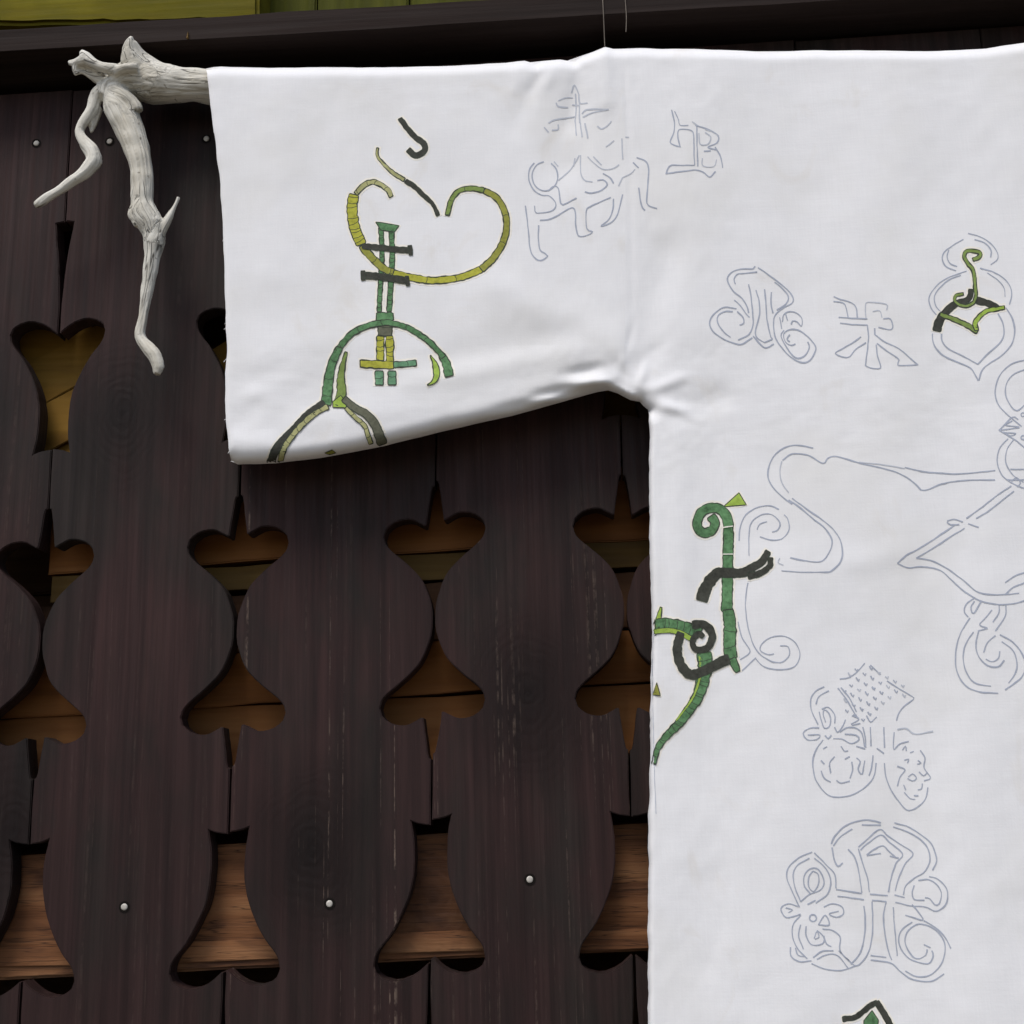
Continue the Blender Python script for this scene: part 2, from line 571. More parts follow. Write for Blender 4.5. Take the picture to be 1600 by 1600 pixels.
M_SOCKET_SHADE = wood_mat('nail_socket_shade', (0.006, 0.005, 0.004), (0.009, 0.007, 0.006), (0.012, 0.009, 0.008), True, 0.8, 0.1)  # near-black colour standing for the shade in the nail countersinks
nail_me = None
TH = 0.019
for i in range(-2, 9):
    rs = random.Random(100 + i)
    L = edge(i, 1, rs)
    Rr = edge(i + 1, -1, rs)
    xl, kl, zl = joint(i)
    xr, kr, zr = joint(i + 1)
    jt = rs.uniform(-0.0015, 0.0015)
    ztop_l = plank_top(xl) + jt
    ztop_r = plank_top(xr) + jt
    zb = -0.015
    def xat(x0, k, z0, z, s):
        return x0 + k * (z - z0) + s * 1.4 * SPX
    L = [p for p in L if p[1] < ztop_l - 0.01]
    Rr = [p for p in Rr if p[1] < ztop_r - 0.01]
    pts = [(xat(xl, kl, zl, zb, 1), zb)] + L + [(xat(xl, kl, zl, ztop_l, 1), ztop_l)]
    pts += [(xat(xr, kr, zr, ztop_r, -1), ztop_r)] + list(reversed(Rr)) + [(xat(xr, kr, zr, zb, -1), zb)]
    y0 = rs.uniform(-0.0015, 0.0015)
    bm = extrude_poly(pts, y0, y0 + TH, 0.0011)
    cx, cz = (xl + xr) / 2, (zl + zr) / 2
    o = mesh_obj('plank', bm, M_PLANK, FENCE, origin=(cx, 0, cz))
    for key, k in zip(('knot_a', 'knot_b'), knots.get(i, ((-900, 0), (-900, 0)))):
        q = P(k[0], k[1], 0)
        o[key] = (q.x - cx, 0.0, q.z - cz)
    o['scratch'] = (1.0,) * 3 if i == 2 else ((0.4,) * 3 if i == 3 else (0.12,) * 3)
    spots = nails.get(i)
    if spots is None:
        xm = cx
        spots_w = [Vector((xm, 0, joint(i)[2] - 400 * SPX)), Vector((xm, 0, joint(i)[2] + 760 * SPX))]
    else:
        spots_w = [P(u, v, 0) for u, v in spots]
    for s in spots_w:
        if nail_me is None:
            n_o = mesh_obj('nail', nail_bm(), M_NAIL, None, smooth=True)
            nail_me = n_o.data
        else:
            n_o = bpy.data.objects.new('nail', nail_me)
            COL.objects.link(n_o)
        n_o.parent = o
        hb_ = bmesh.new()
        bmesh.ops.create_circle(hb_, cap_ends=True, segments=14, radius=0.0048)
        bmesh.ops.rotate(hb_, verts=hb_.verts, matrix=Matrix.Rotation(R(90), 3, 'X'))
        hole = mesh_obj('nail_shade_disc', hb_, M_SOCKET_SHADE, None)  # flat dark disc, shade of the countersunk ring painted as colour
        hole.parent = o
        hole.location = (s.x - cx, y0 - 0.0004, s.z - cz)
        n_o.location = (s.x - cx, y0 - 0.0006, s.z - cz)
        n_o.rotation_euler = (rs.uniform(-0.2, 0.2), rs.uniform(0, 3), rs.uniform(-0.2, 0.2))

# hand rail with its overhanging lip, and the raw rail the planks are nailed to
XL, XR = P(-900, 900, 0).x, P(2700, 900, 0).x


def strip(name, mat, x0, x1, z_bot, h, k, y0, y1, parent, wob=0.001, n=40, seed=1, bev=0.003):
    """long horizontal timber whose lower edge passes z_bot at x=0 with slope k"""
    c = [(x0, z_bot + k * x0), (x1, z_bot + k * x1), (x1, z_bot + k * x1 + h), (x0, z_bot + k * x0 + h)]
    return board(name, mat, parent, c, y0, y1, wob, n, bev, seed)


zr0 = RAIL_A.z - RAIL_K * RAIL_A.x
strip('hand_rail', M_RAIL, XL, XR, zr0, 0.0235, RAIL_K, -0.05, 0.110, FENCE, wob=0.0015, seed=3)
strip('head_beam', M_RAIL, XL, XR, zr0 - 0.125, 0.08, RAIL_K, TH + 0.003, TH + 0.020, FENCE, seed=4)
YB = TH + 0.004
a, b_ = P(105, 1527, YB), P(920, 1489, YB)
kb = (b_.z - a.z) / (b_.x - a.x)
hb = (P(672, 1306, YB) - P(672, 1503, YB)).z
o = strip('support_rail', M_GOLD, XL, XR, a.z - kb * a.x, hb, kb, YB, YB + 0.05, FENCE, wob=0.0012, seed=5, bev=0.008)
for key, k in (('knot_a', (677, 1402)), ('knot_b', (1100, 1400))):
    q = P(*k, YB)
    o[key] = (q.x - o.location.x, 0.0, q.z - o.location.z)
# splits along the raw rail, each a thin proud sliver of wood below the crack
for (u0, v0, u1, v1) in ((-60, 1482, 470, 1466), (560, 1460, 800, 1452), (900, 1455, 1100, 1446)):
    p0, p1 = P(u0, v0, YB - 0.002), P(u1, v1, YB - 0.002)
    hgt = 0.0165
    se = board('split_edge', M_GOLD, FENCE, [(p0.x, p0.z - hgt), (p1.x, p1.z - hgt), (p1.x, p1.z), (p0.x, p0.z)], YB - 0.0022, YB + 0.004, 0.0012, 20, 0.0012, seed=int(u0) + 400)
    se['knot_a'] = se['knot_b'] = (-9.0, 0.0, 0.0)
br = strip('bottom_rail', M_GOLD, XL, XR, 0.22, 0.11, 0.0, YB, YB + 0.05, FENCE, seed=6)
br['knot_a'] = br['knot_b'] = (-9.0, 0.0, 0.0)
# small bent staple in the hand rail
p = P(293, 55, -0.0515)
bm = extrude_poly([(p.x - .0008, p.z - .0035), (p.x + .0008, p.z - .003), (p.x + .0004, p.z + .0035)], -0.0525, -0.048, 0)
mesh_obj('splinter', bm, M_OLIVE, FENCE, origin=tuple(p))

# ------------------------------------------------------------------ timber wall behind the fence
WALL = empty('timber_wall', (0, 0.2, 0), 'weathered ochre, olive and brown boarded wall behind the carved fence', 'wall')
YW = 0.044
specs = [  # left u, right u, v of lower edge and upper edge at u=677
    ('board', M_BROWN, 74, 2600, 861, 745, 11),
    ('board', M_OLIVE, 80, 2600, 905, 864, 12),
    ('board', M_DARKWALL, -260, 2600, 1000, 911, 13),
    ('board', M_BROWN, -260, 2600, 1084, 1003, 11),
    ('board', M_BROWN, -260, 2600, 1196, 1087, 13),
]
for nm, mt, u0, u1, vb, vt, sd_ in specs:
    pb, pt = P(677, vb, YW), P(677, vt, YW)
    x0, x1 = P(u0, 900, YW).x, P(u1, 900, YW).x
    strip(nm, mt, x0, x1, pb.z - kb * pb.x, pt.z - pb.z, kb, YW + 0.0015 * (sd_ - 11), YW + 0.035, WALL, wob=0.003, seed=sd_ * 3 + vb)
# darker boards set deeper on the left
YD = 0.115
for j in range(8):
    zt = P(60, 780 + 150 * j - 600, YD).z
    zb_ = P(60, 780 + 150 * j - 454, YD).z
    strip('board', M_DARKWALL, XL - 0.1, XR, zb_ - kb * P(60, 900, YD).x, zt - zb_, kb, YD + 0.002 * (j % 2), YD + 0.03, WALL, wob=0.002, seed=30 + j)
# splintered ochre boards in the upper cutouts
YO = 0.043
sl_ = [((-80, 610), (130, 490), 76), ((-70, 672), (235, 500), 84), ((-20, 725), (300, 545), 84), ((90, 740), (420, 530), 84), ((200, 730), (470, 560), 84)]
for j, (a2, b2, wd) in enumerate(sl_):
    pa, pb = P(*a2, YO), P(*b2, YO)
    d = (pb - pa).normalized()
    nrm = Vector((-d.z, 0, d.x)) * (wd * SPX)
    yy = YO - 0.0025 * (j % 3)
    board('lath', M_OCHRE, WALL, [(pa.x - nrm.x / 2, pa.z - nrm.z / 2), (pb.x - nrm.x / 2, pb.z - nrm.z / 2), (pb.x + nrm.x / 2, pb.z + nrm.z / 2), (pa.x + nrm.x / 2, pa.z + nrm.z / 2)],
          yy, yy + 0.003 + 0.0005 * j, 0.003, 12, 0.0008, seed=60 + j)
for (u0, u1, vt, vb, mt) in ((380, 2600, 470, 690, M_OCHRE),):
    pb, pt = P(677, vb, YO + .006), P(677, vt, YO + .006)
    strip('board', mt, P(u0, 600, YO).x, P(u1, 600, YO).x, pb.z - kb * pb.x, pt.z - pb.z, kb, YO + .006, YO + 0.03, WALL, seed=70)
# above the hand rail: mossy yellow beam and upright green boards
YT = 0.10
pts = []
for u in np.linspace(-700, 404, 60):
    v = 37 - 0.012 * u + 3.2 * noise.noise(Vector((u * 0.018, 3.1, 0))) + 1.5 * noise.noise(Vector((u * 0.06, 9.1, 0)))
    pts.append(XZ(u, v, YT))
pts += [XZ(404, -330, YT), XZ(-700, -330, YT)]
mesh_obj('mossy_beam', extrude_poly(pts, YT, YT + 0.06, 0.004), M_LEMON, WALL, origin=tuple(P(0, 30, YT)))
YG = 0.15
us = [-700, -300, 100, 413, 493, 640, 780, 930, 1100, 1260, 1430, 1600, 1800, 2000, 2200, 2500]
for j, (u0, u1) in enumerate(zip(us[:-1], us[1:])):
    x0, z0 = XZ(u0 + 1.5, 140, YG)
    x1, _ = XZ(u1 - 1.5, 140, YG)
    board('upright_board', M_GREEN, WALL, [(x0, 1.9), (x1, 1.9), (x1, 2.75), (x0, 2.75)], YG + 0.004 * (j % 2), YG + 0.03, 0.0015, 10, 0.002, seed=80 + j)
# box added behind the boards down to the ground, blocks light from behind
bm = bmesh.new()
bmesh.ops.create_cube(bm, size=1)
for q in bm.verts:
    q.co = Vector((XL - 0.1 + (q.co.x + .5) * (XR - XL + 0.2), 0.19 + (q.co.y + .5) * 0.12, -0.02 + (q.co.z + .5) * 2.75))
bmesh.ops.bevel(bm, geom=list(bm.edges), offset=0.004, segments=1, affect='EDGES')
mesh_obj('light_block_box', bm, M_DARKWALL, WALL, origin=(0, 0.2, 0))

# ------------------------------------------------------------------ tunic
TUNIC = empty('linen_tunic', (P(1500, 800, -0.035).x, -0.035, P(1500, 2500, -0.035).z),
              'long white linen tunic with green and yellow scroll motifs hanging on the driftwood branch', 'tunic')
YF = -0.057      # front sheet
YE = -0.036      # silhouette edge, where front and back meet
YK = -0.014      # back sheet
top = [(322, 107), (334, 105), (345, 104), (420, 106), (500, 105), (600, 105.5), (700, 103), (750, 100.5), (790, 98), (820, 95), (838, 99.5), (850, 95),
       (875, 93), (898, 96.5), (908, 89), (930, 80), (945, 73), (958, 76), (1000, 75.5), (1100, 77), (1200, 81), (1270, 78.5), (1380, 79), (1460, 80.5), (1540, 76), (1600, 67)]
cuff = [(322, 107), (330, 165), (335, 212), (342, 265), (347, 330), (350, 400), (352, 480), (354.5, 540), (352, 600), (352, 650), (357, 700), (362, 721)]
under = [(362, 721), (372, 726), (430, 724), (500, 716), (560, 705), (600, 697), (660, 682), (740, 663), (800, 650), (850, 636), (900, 622), (935, 612), (950, 610), (965, 615),
         (985, 625), (1000, 628), (1005, 634), (1013, 641)]
side = [(1013, 641), (1015, 700), (1014, 760), (1015, 840), (1017, 920), (1018, 980), (1017, 1060), (1016, 1150), (1014, 1250), (1013, 1400), (1012, 1600), (1008, 2000), (1000, 2550)]
MID = 1690
mir = lambda L: [(2 * MID - u, v) for u, v in L]
neck = [(1630, 66), (1650, 95), (1690, 112), (1730, 95), (1750, 66)]
hem = [(1000, 2550), (1690, 2575), (2380, 2550)]


def dens(L, st=10):
    out = []
    for a, b in zip(L[:-1], L[1:]):
        n = max(1, int(math.hypot(b[0] - a[0], b[1] - a[1]) / st))
        out += [(a[0] + (b[0] - a[0]) * k / n, a[1] + (b[1] - a[1]) * k / n) for k in range(n)]
    return out + [L[-1]]


def waver(L, amp=1.3):
    D = dens(L, 8)
    return [D[0]] + [(u + amp * noise.noise(Vector((v * 0.03, u * 0.02, 3))) + 0.5 * amp * noise.noise(Vector((v * 0.13, u * 0.1, 8))), v + 0.7 * amp * noise.noise(Vector((u * 0.04, v * 0.02, 5)))) for u, v in D[1:-1]] + [D[-1]]


top, cuff, under, side = waver(top, 1.1), waver(cuff, 1.6), waver(under, 0.8), waver(side, 2.0)


classes = [(top, 13, 1.0), (mir(top), 13, 1.0), (cuff, 4, 0.10), (mir(cuff), 4, 0.10), (under, 27, 0.9), (mir(under), 27, 0.9), (side, 7, 0.5), (mir(side), 7, 0.5),
           (neck, 6, 0.6), (hem, 6, 0.2)]
CA = [(np.array(dens(L, 4.0)), r_, k) for L, r_, k in classes]
ridges = [  # u0, v0, u1, v1, height in mm, half width in px : folds and dents of the cloth
    (896, 600, 955, 594, 4.6, 7), (945, 598, 1002, 626, 4.2, 7), (880, 586, 945, 574, -3.6, 9), (832, 618, 905, 604, -3.4, 8), (868, 621, 955, 606, -3.0, 5),
    (826, 630, 880, 621, 2.4, 6), (770, 640, 850, 625, -1.6, 9), (1068, 642, 1122, 622, -2.4, 22), (1012, 612, 1075, 586, 2.2, 10), (998, 606, 1012, 560, 1.6, 7), (955, 560, 985, 600, -1.6, 9),
    (1010, 634, 1090, 640, 1.6, 9), (962, 590, 985, 540, 1.0, 8), (990, 585, 1040, 530, -1.0, 12),
    (990, 500, 978, 560, -1.2, 5), (984, 250, 988, 500, -0.7, 4), (976, 100, 984, 250, -0.5, 4), (850, 106, 826, 150, -1.6, 9), (826, 150, 800, 200, -1.0, 16),
    (868, 106, 850, 140, 1.0, 10), (812, 108, 800, 150, 0.8, 11), (945, 80, 948, 160, 1.8, 14), (905, 110, 890, 190, -2.0, 16), (900, 170, 880, 250, -2.4, 38),
    (395, 592, 430, 575, -0.9, 20), (375, 655, 400, 640, -0.7, 14), (365, 690, 420, 690, 1.2, 14), (380, 620, 420, 610, 0.8, 12), (420, 560, 560, 520, 1.6, 40),
    (520, 330, 560, 480, -1.2, 45), (700, 280, 730, 420, -1.5, 40), (440, 150, 420, 420, 1.4, 40), (620, 130, 600, 260, -1.0, 40), (760, 440, 960, 540, 1.8, 30),
    (700, 560, 900, 520, -1.5, 26), (1040, 400, 1000, 560, -2.2, 30), (1100, 120, 1080, 500, 1.5, 60), (1250, 120, 1220, 700, -1.4, 60), (1400, 100, 1380, 900, 1.4, 70),
    (1060, 660, 1065, 1000, 1.4, 22), (1120, 700, 1110, 1500, -1.3, 40), (1250, 900, 1230, 1700, 1.5, 60), (1420, 900, 1420, 1700, -1.3, 60), (1540, 700, 1540, 1700, 1.2, 50),
    (1330, 880, 1420, 860, 0.9, 20), (640, 600, 900, 545, 1.4, 18), (480, 660, 680, 630, 1.2, 24), (1025, 625, 1090, 655, 1.8, 9),
]
RA = np.array(ridges, float)


def surface_y(UV):
    """depth of the tunic's front sheet at photograph pixels UV (n,2)"""
    U, V = UV[:, 0], UV[:, 1]
    drop = np.zeros(len(UV))
    edge_fade = np.ones(len(UV))
    for pts, r_, k in CA:
        lo, hi = pts.min(0) - r_ - 40, pts.max(0) + r_ + 40
        idx = np.where((U > lo[0]) & (U < hi[0]) & (V > lo[1]) & (V < hi[1]))[0]
        if not len(idx):
            continue
        d = np.full(len(idx), 1e9)
        sub = UV[idx]
        A, B = pts[:-1], pts[1:]
        for a, b in zip(A, B):
            ab = b - a
            t_ = np.clip(((sub - a) @ ab) / (ab @ ab + 1e-9), 0, 1)
            dd = np.hypot(sub[:, 0] - a[0] - ab[0] * t_, sub[:, 1] - a[1] - ab[1] * t_)
            d = np.minimum(d, dd)
        q = np.clip(d / r_, 0, 1)
        dr = k * (1 - np.sqrt(np.clip(1 - (1 - q) ** 2, 0, 1)))
        drop[idx] = np.maximum(drop[idx], dr)
        edge_fade[idx] = np.minimum(edge_fade[idx], np.clip(d / 9.0, 0, 1))
    h = np.zeros(len(UV))
    for (a0, b0, a1, b1, amp, wd) in RA:
        dx, dy = a1 - a0, b1 - b0
        L2 = dx * dx + dy * dy
        t_ = np.clip(((U - a0) * dx + (V - b0) * dy) / L2, 0, 1)
        dd = (U - a0 - dx * t_) ** 2 + (V - b0 - dy * t_) ** 2
        tap = 0.3 + 2.8 * t_ * (1 - t_) if wd < 14 else 1.0
        h += amp * 0.001 * tap * np.exp(-dd / (wd * wd))
    nz = np.array([0.0008 * noise.noise(Vector((u * 0.011, v * 0.008, 1.0))) + 0.00035 * noise.noise(Vector((u * 0.035, v * 0.028, 5.0)))
                   + 0.00022 * noise.noise(Vector((u * 0.09, v * 0.08, 9.0))) for u, v in UV])
    h = (h + nz) * (0.25 + 0.75 * edge_fade)
    return YF - h + drop * (YE - YF)


outline = dens(top, 10) + dens([(1600, 67), (1630, 66)], 10)[1:] + dens(neck, 10)[1:] + dens([(1750, 66), (1780, 67)], 10)[1:] \
    + list(reversed(dens(mir(top), 10)))[1:] + dens(mir(cuff), 10)[1:] + dens(mir(under), 6)[1:] + dens(mir(side), 10)[1:] \
    + list(reversed(dens(hem, 20)))[1:] + list(reversed(dens(side, 10)))[1:] + list(reversed(dens(under, 6)))[1:] + list(reversed(dens(cuff, 10)))[1:-1]


def sheet(fine):
    bm = bmesh.new()
    bm.faces.new([bm.verts.new((u, v, 0)) for u, v in outline])
    if fine:
        cu = list(range(326, 364, 5)) + list(range(366, 800, 8)) + list(range(800, 1140, 4)) + list(range(1140, 1650, 9)) + list(range(1650, 3060, 30))
        cv = [70, 75, 80, 85, 90] + list(range(94, 170, 5)) + list(range(170, 540, 9)) + list(range(540, 732, 4)) + list(range(732, 1660, 10)) + list(range(1660, 2560, 40))
    else:
        cu = list(range(340, 3060, 60))
        cv = list(range(100, 2560, 60))
    SE = (977, 2 * MID - 977)
    for u in sorted(set(cu) | set(SE)):
        bmesh.ops.bisect_plane(bm, geom=bm.verts[:] + bm.edges[:] + bm.faces[:], plane_co=(u, 0, 0), plane_no=(1, 0, 0), dist=1e-4)
    for v in cv:
        bmesh.ops.bisect_plane(bm, geom=bm.verts[:] + bm.edges[:] + bm.faces[:], plane_co=(0, v, 0), plane_no=(0, 1, 0), dist=1e-4)
    return bm


front = sheet(True)
front.verts.ensure_lookup_table()
UV = np.array([(q.co.x, q.co.y) for q in front.verts])
YY = surface_y(UV)
back = sheet(False)
back.verts.ensure_lookup_table()
UVb = np.array([(q.co.x, q.co.y) for q in back.verts])
YYb = surface_y(UVb)
f_data = ([P(u, v, y) for (u, v), y in zip(UV, YY)], [[q.index for q in f.verts] for f in front.faces], UV)
# the back sheet mirrors the front's edge drop about the silhouette, clear of the planks
b_pos = []
for (u, v), y in zip(UVb, YYb):
    tt = min(1, max(0, (y - YF) / (YE - YF)))
    b_pos.append(P(u, v, YF + (YE - YF)) if tt > 0.98 else P(u, v, YK + (YE - YK) * tt))
b_data = (b_pos, [[q.index for q in f.verts] for f in back.faces], UVb)
front.free()
back.free()
allv = f_data[0] + b_data[0]
nf = len(f_data[0])
allf = f_data[1] + [[i + nf for i in reversed(f)] for f in b_data[1]]
uvs = np.vstack([f_data[2], b_data[2]])
BVH = BVHTree.FromPolygons(f_data[0], f_data[1])


def part_from(faces, name):
    bm = bmesh.new()
    mp = {}
    for f in faces:
        vs = []
        for i in f:
            if i not in mp:
                mp[i] = bm.verts.new(allv[i])
            vs.append(mp[i])
        try:
            bm.faces.new(vs)
        except ValueError:
            pass
    return mesh_obj(name, bm, M_CLOTH, TUNIC, smooth=True, origin=tuple(TUNIC.location))


groups = {0: [], 1: [], 2: []}
for f in allf:
    c = uvs[f].mean(0)
    groups[0 if c[0] < 977 else (2 if c[0] > 2 * MID - 977 else 1)].append(f)
part_from(groups[1], 'body')
part_from(groups[0], 'sleeve')
part_from(groups[2], 'sleeve')

# ------------------------------------------------------------------ drawings on the cloth: thin ribbons laid on its surface
class Motif:
    def __init__(self, crop):
        self.bm = bmesh.new()
        self.ox, self.oy, self.s = crop
        self.layer = 0
        self.rs = random.Random(hash(crop) & 0xffff)

    def px(self, pts):
        return [(self.ox + p[0] * self.s, self.oy + p[1] * self.s) + tuple(p[2:]) for p in pts]

    def put(self, u, v, lift):
        d = ray(u, v).normalized()
        hit = BVH.ray_cast(CAM, d)
        if hit[0] is None:
            return None
        return self.bm.verts.new(hit[0] - d * lift)

    def ribbon(self, path, wfun, mat, lift, cross=1):
        rows = []
        n = len(path)
        P_ = [np.array(p[:2]) for p in path]
        for i in range(n):
            t_ = P_[min(i + 1, n - 1)] - P_[max(i - 1, 0)]
            L = np.hypot(*t_) + 1e-9
            nn = np.array([-t_[1], t_[0]]) / L
            w_ = wfun(i / max(1, n - 1), i)
            rows.append([self.put(*(P_[i] + nn * w_ * (k / cross - 0.5)), lift) for k in range(cross + 1)])
        for a, b in zip(rows[:-1], rows[1:]):
            for k in range(cross):
                q = (a[k], a[k + 1], b[k + 1], b[k])
                if None in q:
                    continue
                f = self.bm.faces.new(q)
                f.material_index = MK.index(mat)

    def line(self, *strokes, w=1.9, mat='pencil', raw=False, lift=0.00025, step=3.0):
        for st in strokes:
            p = catmull(st if raw else self.px(st), step)
            ph = self.rs.uniform(0, 100)
            # a hand-drawn line: pressure changes along it, with the odd short break
            def wf(t_, i, ph=ph):
                a = 1.05 + 0.5 * noise.noise(Vector((i * 0.16, ph, 0))) + 0.2 * noise.noise(Vector((i * 0.9, ph, 4)))
                return max(0.62, a) * w * 1.08
            jit = [q[:2] + 0.5 * np.array([noise.noise(Vector((k * 0.25, ph, 1))), noise.noise(Vector((k * 0.25, ph, 2)))]) for k, q in enumerate(p)]
            self.ribbon(jit, wf, mat, lift)

    def band(self, pts, width, mat, ticks=0, halo=True, edge=1.7, taper=None, smooth=True):
        """filled band along pts (crop coordinates); width in crop units, one value or one per end"""
        wm = None
        if isinstance(width, tuple) and len(width) == 3:
            width, wm = (width[0], width[2]), width[1] * self.s * 1.03
        w0, w1 = (width, width) if isinstance(width, (int, float)) else width
        step = 2.0
        w0, w1 = w0 * self.s * 1.03, w1 * self.s * 1.03
        p = catmull(self.px(pts), 2.0) if smooth else [np.array(q) for q in dens(self.px(pts), 3)]
        p = [q[:2] for q in p]
        n = len(p)
        ph = self.rs.uniform(0, 100)
        self.layer += 1
        li = 0.00032 + 0.00003 * self.layer
        wv = [((w0 + (w1 - w0) * i / max(1, n - 1)) if wm is None else (w0 + (wm - w0) * max(0.0, math.sin(math.pi * i / (n - 1))) ** 1.2)) * (1 + 0.16 * noise.noise(Vector((i * 0.35, ph, 0)))) for i in range(n)]
        cum = [0.0]
        for i in range(1, n):
            cum.append(cum[-1] + float(np.hypot(*(p[i] - p[i - 1]))))
        for i in range(n):      # rounded, uneven ends
            dd = min(cum[i], cum[-1] - cum[i]) + 1.2
            rr = min(wv[i] * 0.42, 4.0)
            if dd < rr:
                wv[i] *= 0.45 + 0.55 * math.sqrt(max(0, 1 - (1 - dd / rr) ** 2))
        p = [q + 0.55 * np.array([noise.noise(Vector((k * 0.4, ph, 11))), noise.noise(Vector((k * 0.4, ph, 12)))]) for k, q in enumerate(p)]
        if halo:
            ext = [p[0] + (p[0] - p[1]) * 1.0] + p + [p[-1] + (p[-1] - p[-2]) * 1.0]
            self.ribbon(ext, lambda t_, i: wv[min(max(i - 1, 0), n - 1)] + 7.0, 'halo', 0.00012, 2)
        self.ribbon(p, lambda t_, i: wv[i], mat, li, 2)
        # outline
        for sgn in (-1, 1):
            e = []
            for i in range(n):
                t_ = p[min(i + 1, n - 1)] - p[max(i - 1, 0)]
                nn = np.array([-t_[1], t_[0]]) / (np.hypot(*t_) + 1e-9)
                e.append(p[i] + nn * sgn * (wv[i] / 2 - 0.3))
            self.ribbon(e, lambda t_, i: edge * max(0.25, 0.85 + 0.95 * noise.noise(Vector((i * 0.22, ph + sgn * 9, 7)))), 'ink', li + 0.00002)
        for i in ((0, n - 1)):
            t_ = p[min(i + 1, n - 1)] - p[max(i - 1, 0)]
            nn = np.array([-t_[1], t_[0]]) / (np.hypot(*t_) + 1e-9) * wv[i] / 2
            self.ribbon([p[i] - nn, p[i], p[i] + nn], lambda a, b: edge, 'ink', li + 0.00002)
        if ticks:
            st = max(2, int(ticks * self.s / 2))
            for i0 in range(st, n - 1, st):
                i = min(n - 2, max(1, i0 + self.rs.randint(-2, 2)))
                t_ = p[min(i + 1, n - 1)] - p[max(i - 1, 0)]
                tn = t_ / (np.hypot(*t_) + 1e-9)
                nn = np.array([-tn[1], tn[0]]) * wv[i] / 2 * 0.9
                c = self.rs.uniform(-1.5, 1.5)
                self.ribbon([p[i] - nn + tn * c, p[i] + tn * 1.2, p[i] + nn - tn * c], lambda a, b: 0.95, 'ink', li + 0.000025)

    def poly(self, pts, mat, halo=True):
        q = self.px(pts)
        c = np.mean(np.array(q), 0)
        self.layer += 1
        li = 0.00032 + 0.00003 * self.layer
        def fan(k, lift, m, grow=0.0):
            Q = []
            for x in dens(q + [q[0]], 3)[:-1]:
                d = np.array(x) - c
                Q.append(c + d * (1 + grow / (np.hypot(*d) + 1e-9)))
            rings = []
            for s_ in (0.02, 0.35, 0.7, 1.0):
                rings.append([self.put(*(c + (x - c) * s_), lift) for x in Q])
            for a, b in zip(rings[:-1], rings[1:]):
                for i in range(len(Q)):
                    j = (i + 1) % len(Q)
                    g4 = (a[i], a[j], b[j], b[i])
                    if None in g4:
                        continue
                    self.bm.faces.new(g4).material_index = MK.index(m)
        if halo:
            fan(0, 0.00012, 'halo', 3.5)
        fan(0, li, mat)
        e = [np.array(x) for x in dens(q + [q[0]], 3)]
        self.ribbon(e, lambda a, b: 1.4, 'ink', li + 0.00002)

    def done(self, name):
        return mesh_obj(name, self.bm, ML, TUNIC, origin=tuple(TUNIC.location))


def circ(x, y, rx, ry=None, a0=0, a1=360, n=10):
    ry = ry or rx
    return [(x + rx * math.cos(R(a0 + (a1 - a0) * k / n)), y + ry * math.sin(R(a0 + (a1 - a0) * k / n))) for k in range(n + 1)]


cA, cB, cC = (500, 160, .2125), (400, 500, .2), (320, 360, .25)
cD, cE, cF = (800, 120, .21875), (1090, 390, .225), (1400, 340, .18744)
cG, cH, cI, cJ, cK = (1000, 740, .3125), (1180, 660, .27505), (1200, 1000, .2), (1200, 1260, .2125), (1400, 540, .35)

# hook and bud over the heart
m = Motif(cA)
m.band([(588, 118), (640, 190), (700, 255), (760, 300), (772, 345), (735, 382), (690, 385), (650, 345)], (34, 44), 'coal')
m.done('painted_hook')
m = Motif(cA)
m.band([(425, 335), (420, 390), (470, 455), (540, 520), (622, 570)], (18, 34), 'khaki')
m.band([(630, 575), (700, 625), (770, 690), (830, 750), (868, 832)], (36, 26), 'coal')
m.done('painted_sprig')
# the heart scroll
m = Motif(cA)
m.band([(525, 695), (500, 645), (440, 600), (380, 585), (320, 612), (262, 672)], (34, 40), 'khaki', ticks=70)
m.band([(250, 676), (236, 760), (242, 860), (264, 950), (305, 1045)], (74, 78), 'yellow', ticks=44)
m.band([(310, 1050), (345, 1100), (400, 1160), (470, 1222), (560, 1262)], (58, 52), 'olive', ticks=150)
m.band([(540, 1252), (660, 1284), (800, 1308), (930, 1302), (1060, 1278), (1190, 1225)], 50, 'yellow', ticks=240)
m.band([(1185, 1228), (1270, 1150), (1335, 1050), (1368, 950), (1370, 850), (1340, 760), (1285, 690), (1200, 645)], (50, 44), 'olive', ticks=230)
m.band([(1205, 647), (1110, 632), (1020, 652), (965, 720), (935, 830)], (40, 34), 'moss', ticks=130)
m.done('painted_heart_scroll')
# the green column with its cross bars
m = Motif(cC)
m.band([(1100, -20), (1105, 60), (1108, 140), (1104, 240), (1098, 340), (1092, 440), (1090, 510)], 30, 'green', ticks=36)
m.band([(1168, -20), (1168, 60), (1172, 140), (1168, 240), (1162, 340), (1156, 440), (1152, 510)], 33, 'green', ticks=34)
m.poly([(1068, -52), (1100, -50), (1215, -30), (1185, 10), (1100, -2)], 'green')
m.band([(1072, 538), (1178, 538)], 52, 'green')
m.band([(1126, 585), (1126, 662)], 92, 'grey', ticks=30)
m.band([(1097, 660), (1096, 832)], 46, 'yellow', ticks=34)
m.band([(1155, 660), (1156, 832)], 48, 'yellow', ticks=38)
m.band([(970, 832), (1080, 838), (1180, 842)], 48, 'yellow')
m.band([(1180, 840), (1250, 835), (1322, 828)], 38, 'mint', ticks=80)
m.band([(1090, 878), (1090, 965)], 52, 'mint', ticks=40)
m.band([(1170, 878), (1170, 965)], 52, 'mint', ticks=40)
m.done('painted_column')
m = Motif(cC)
m.layer = 14
m.band([(985, 98), (1100, 108), (1200, 120), (1285, 122)], 34, 'coal')
m.band([(1281, 94), (1288, 152)], 26, 'coal', halo=False)
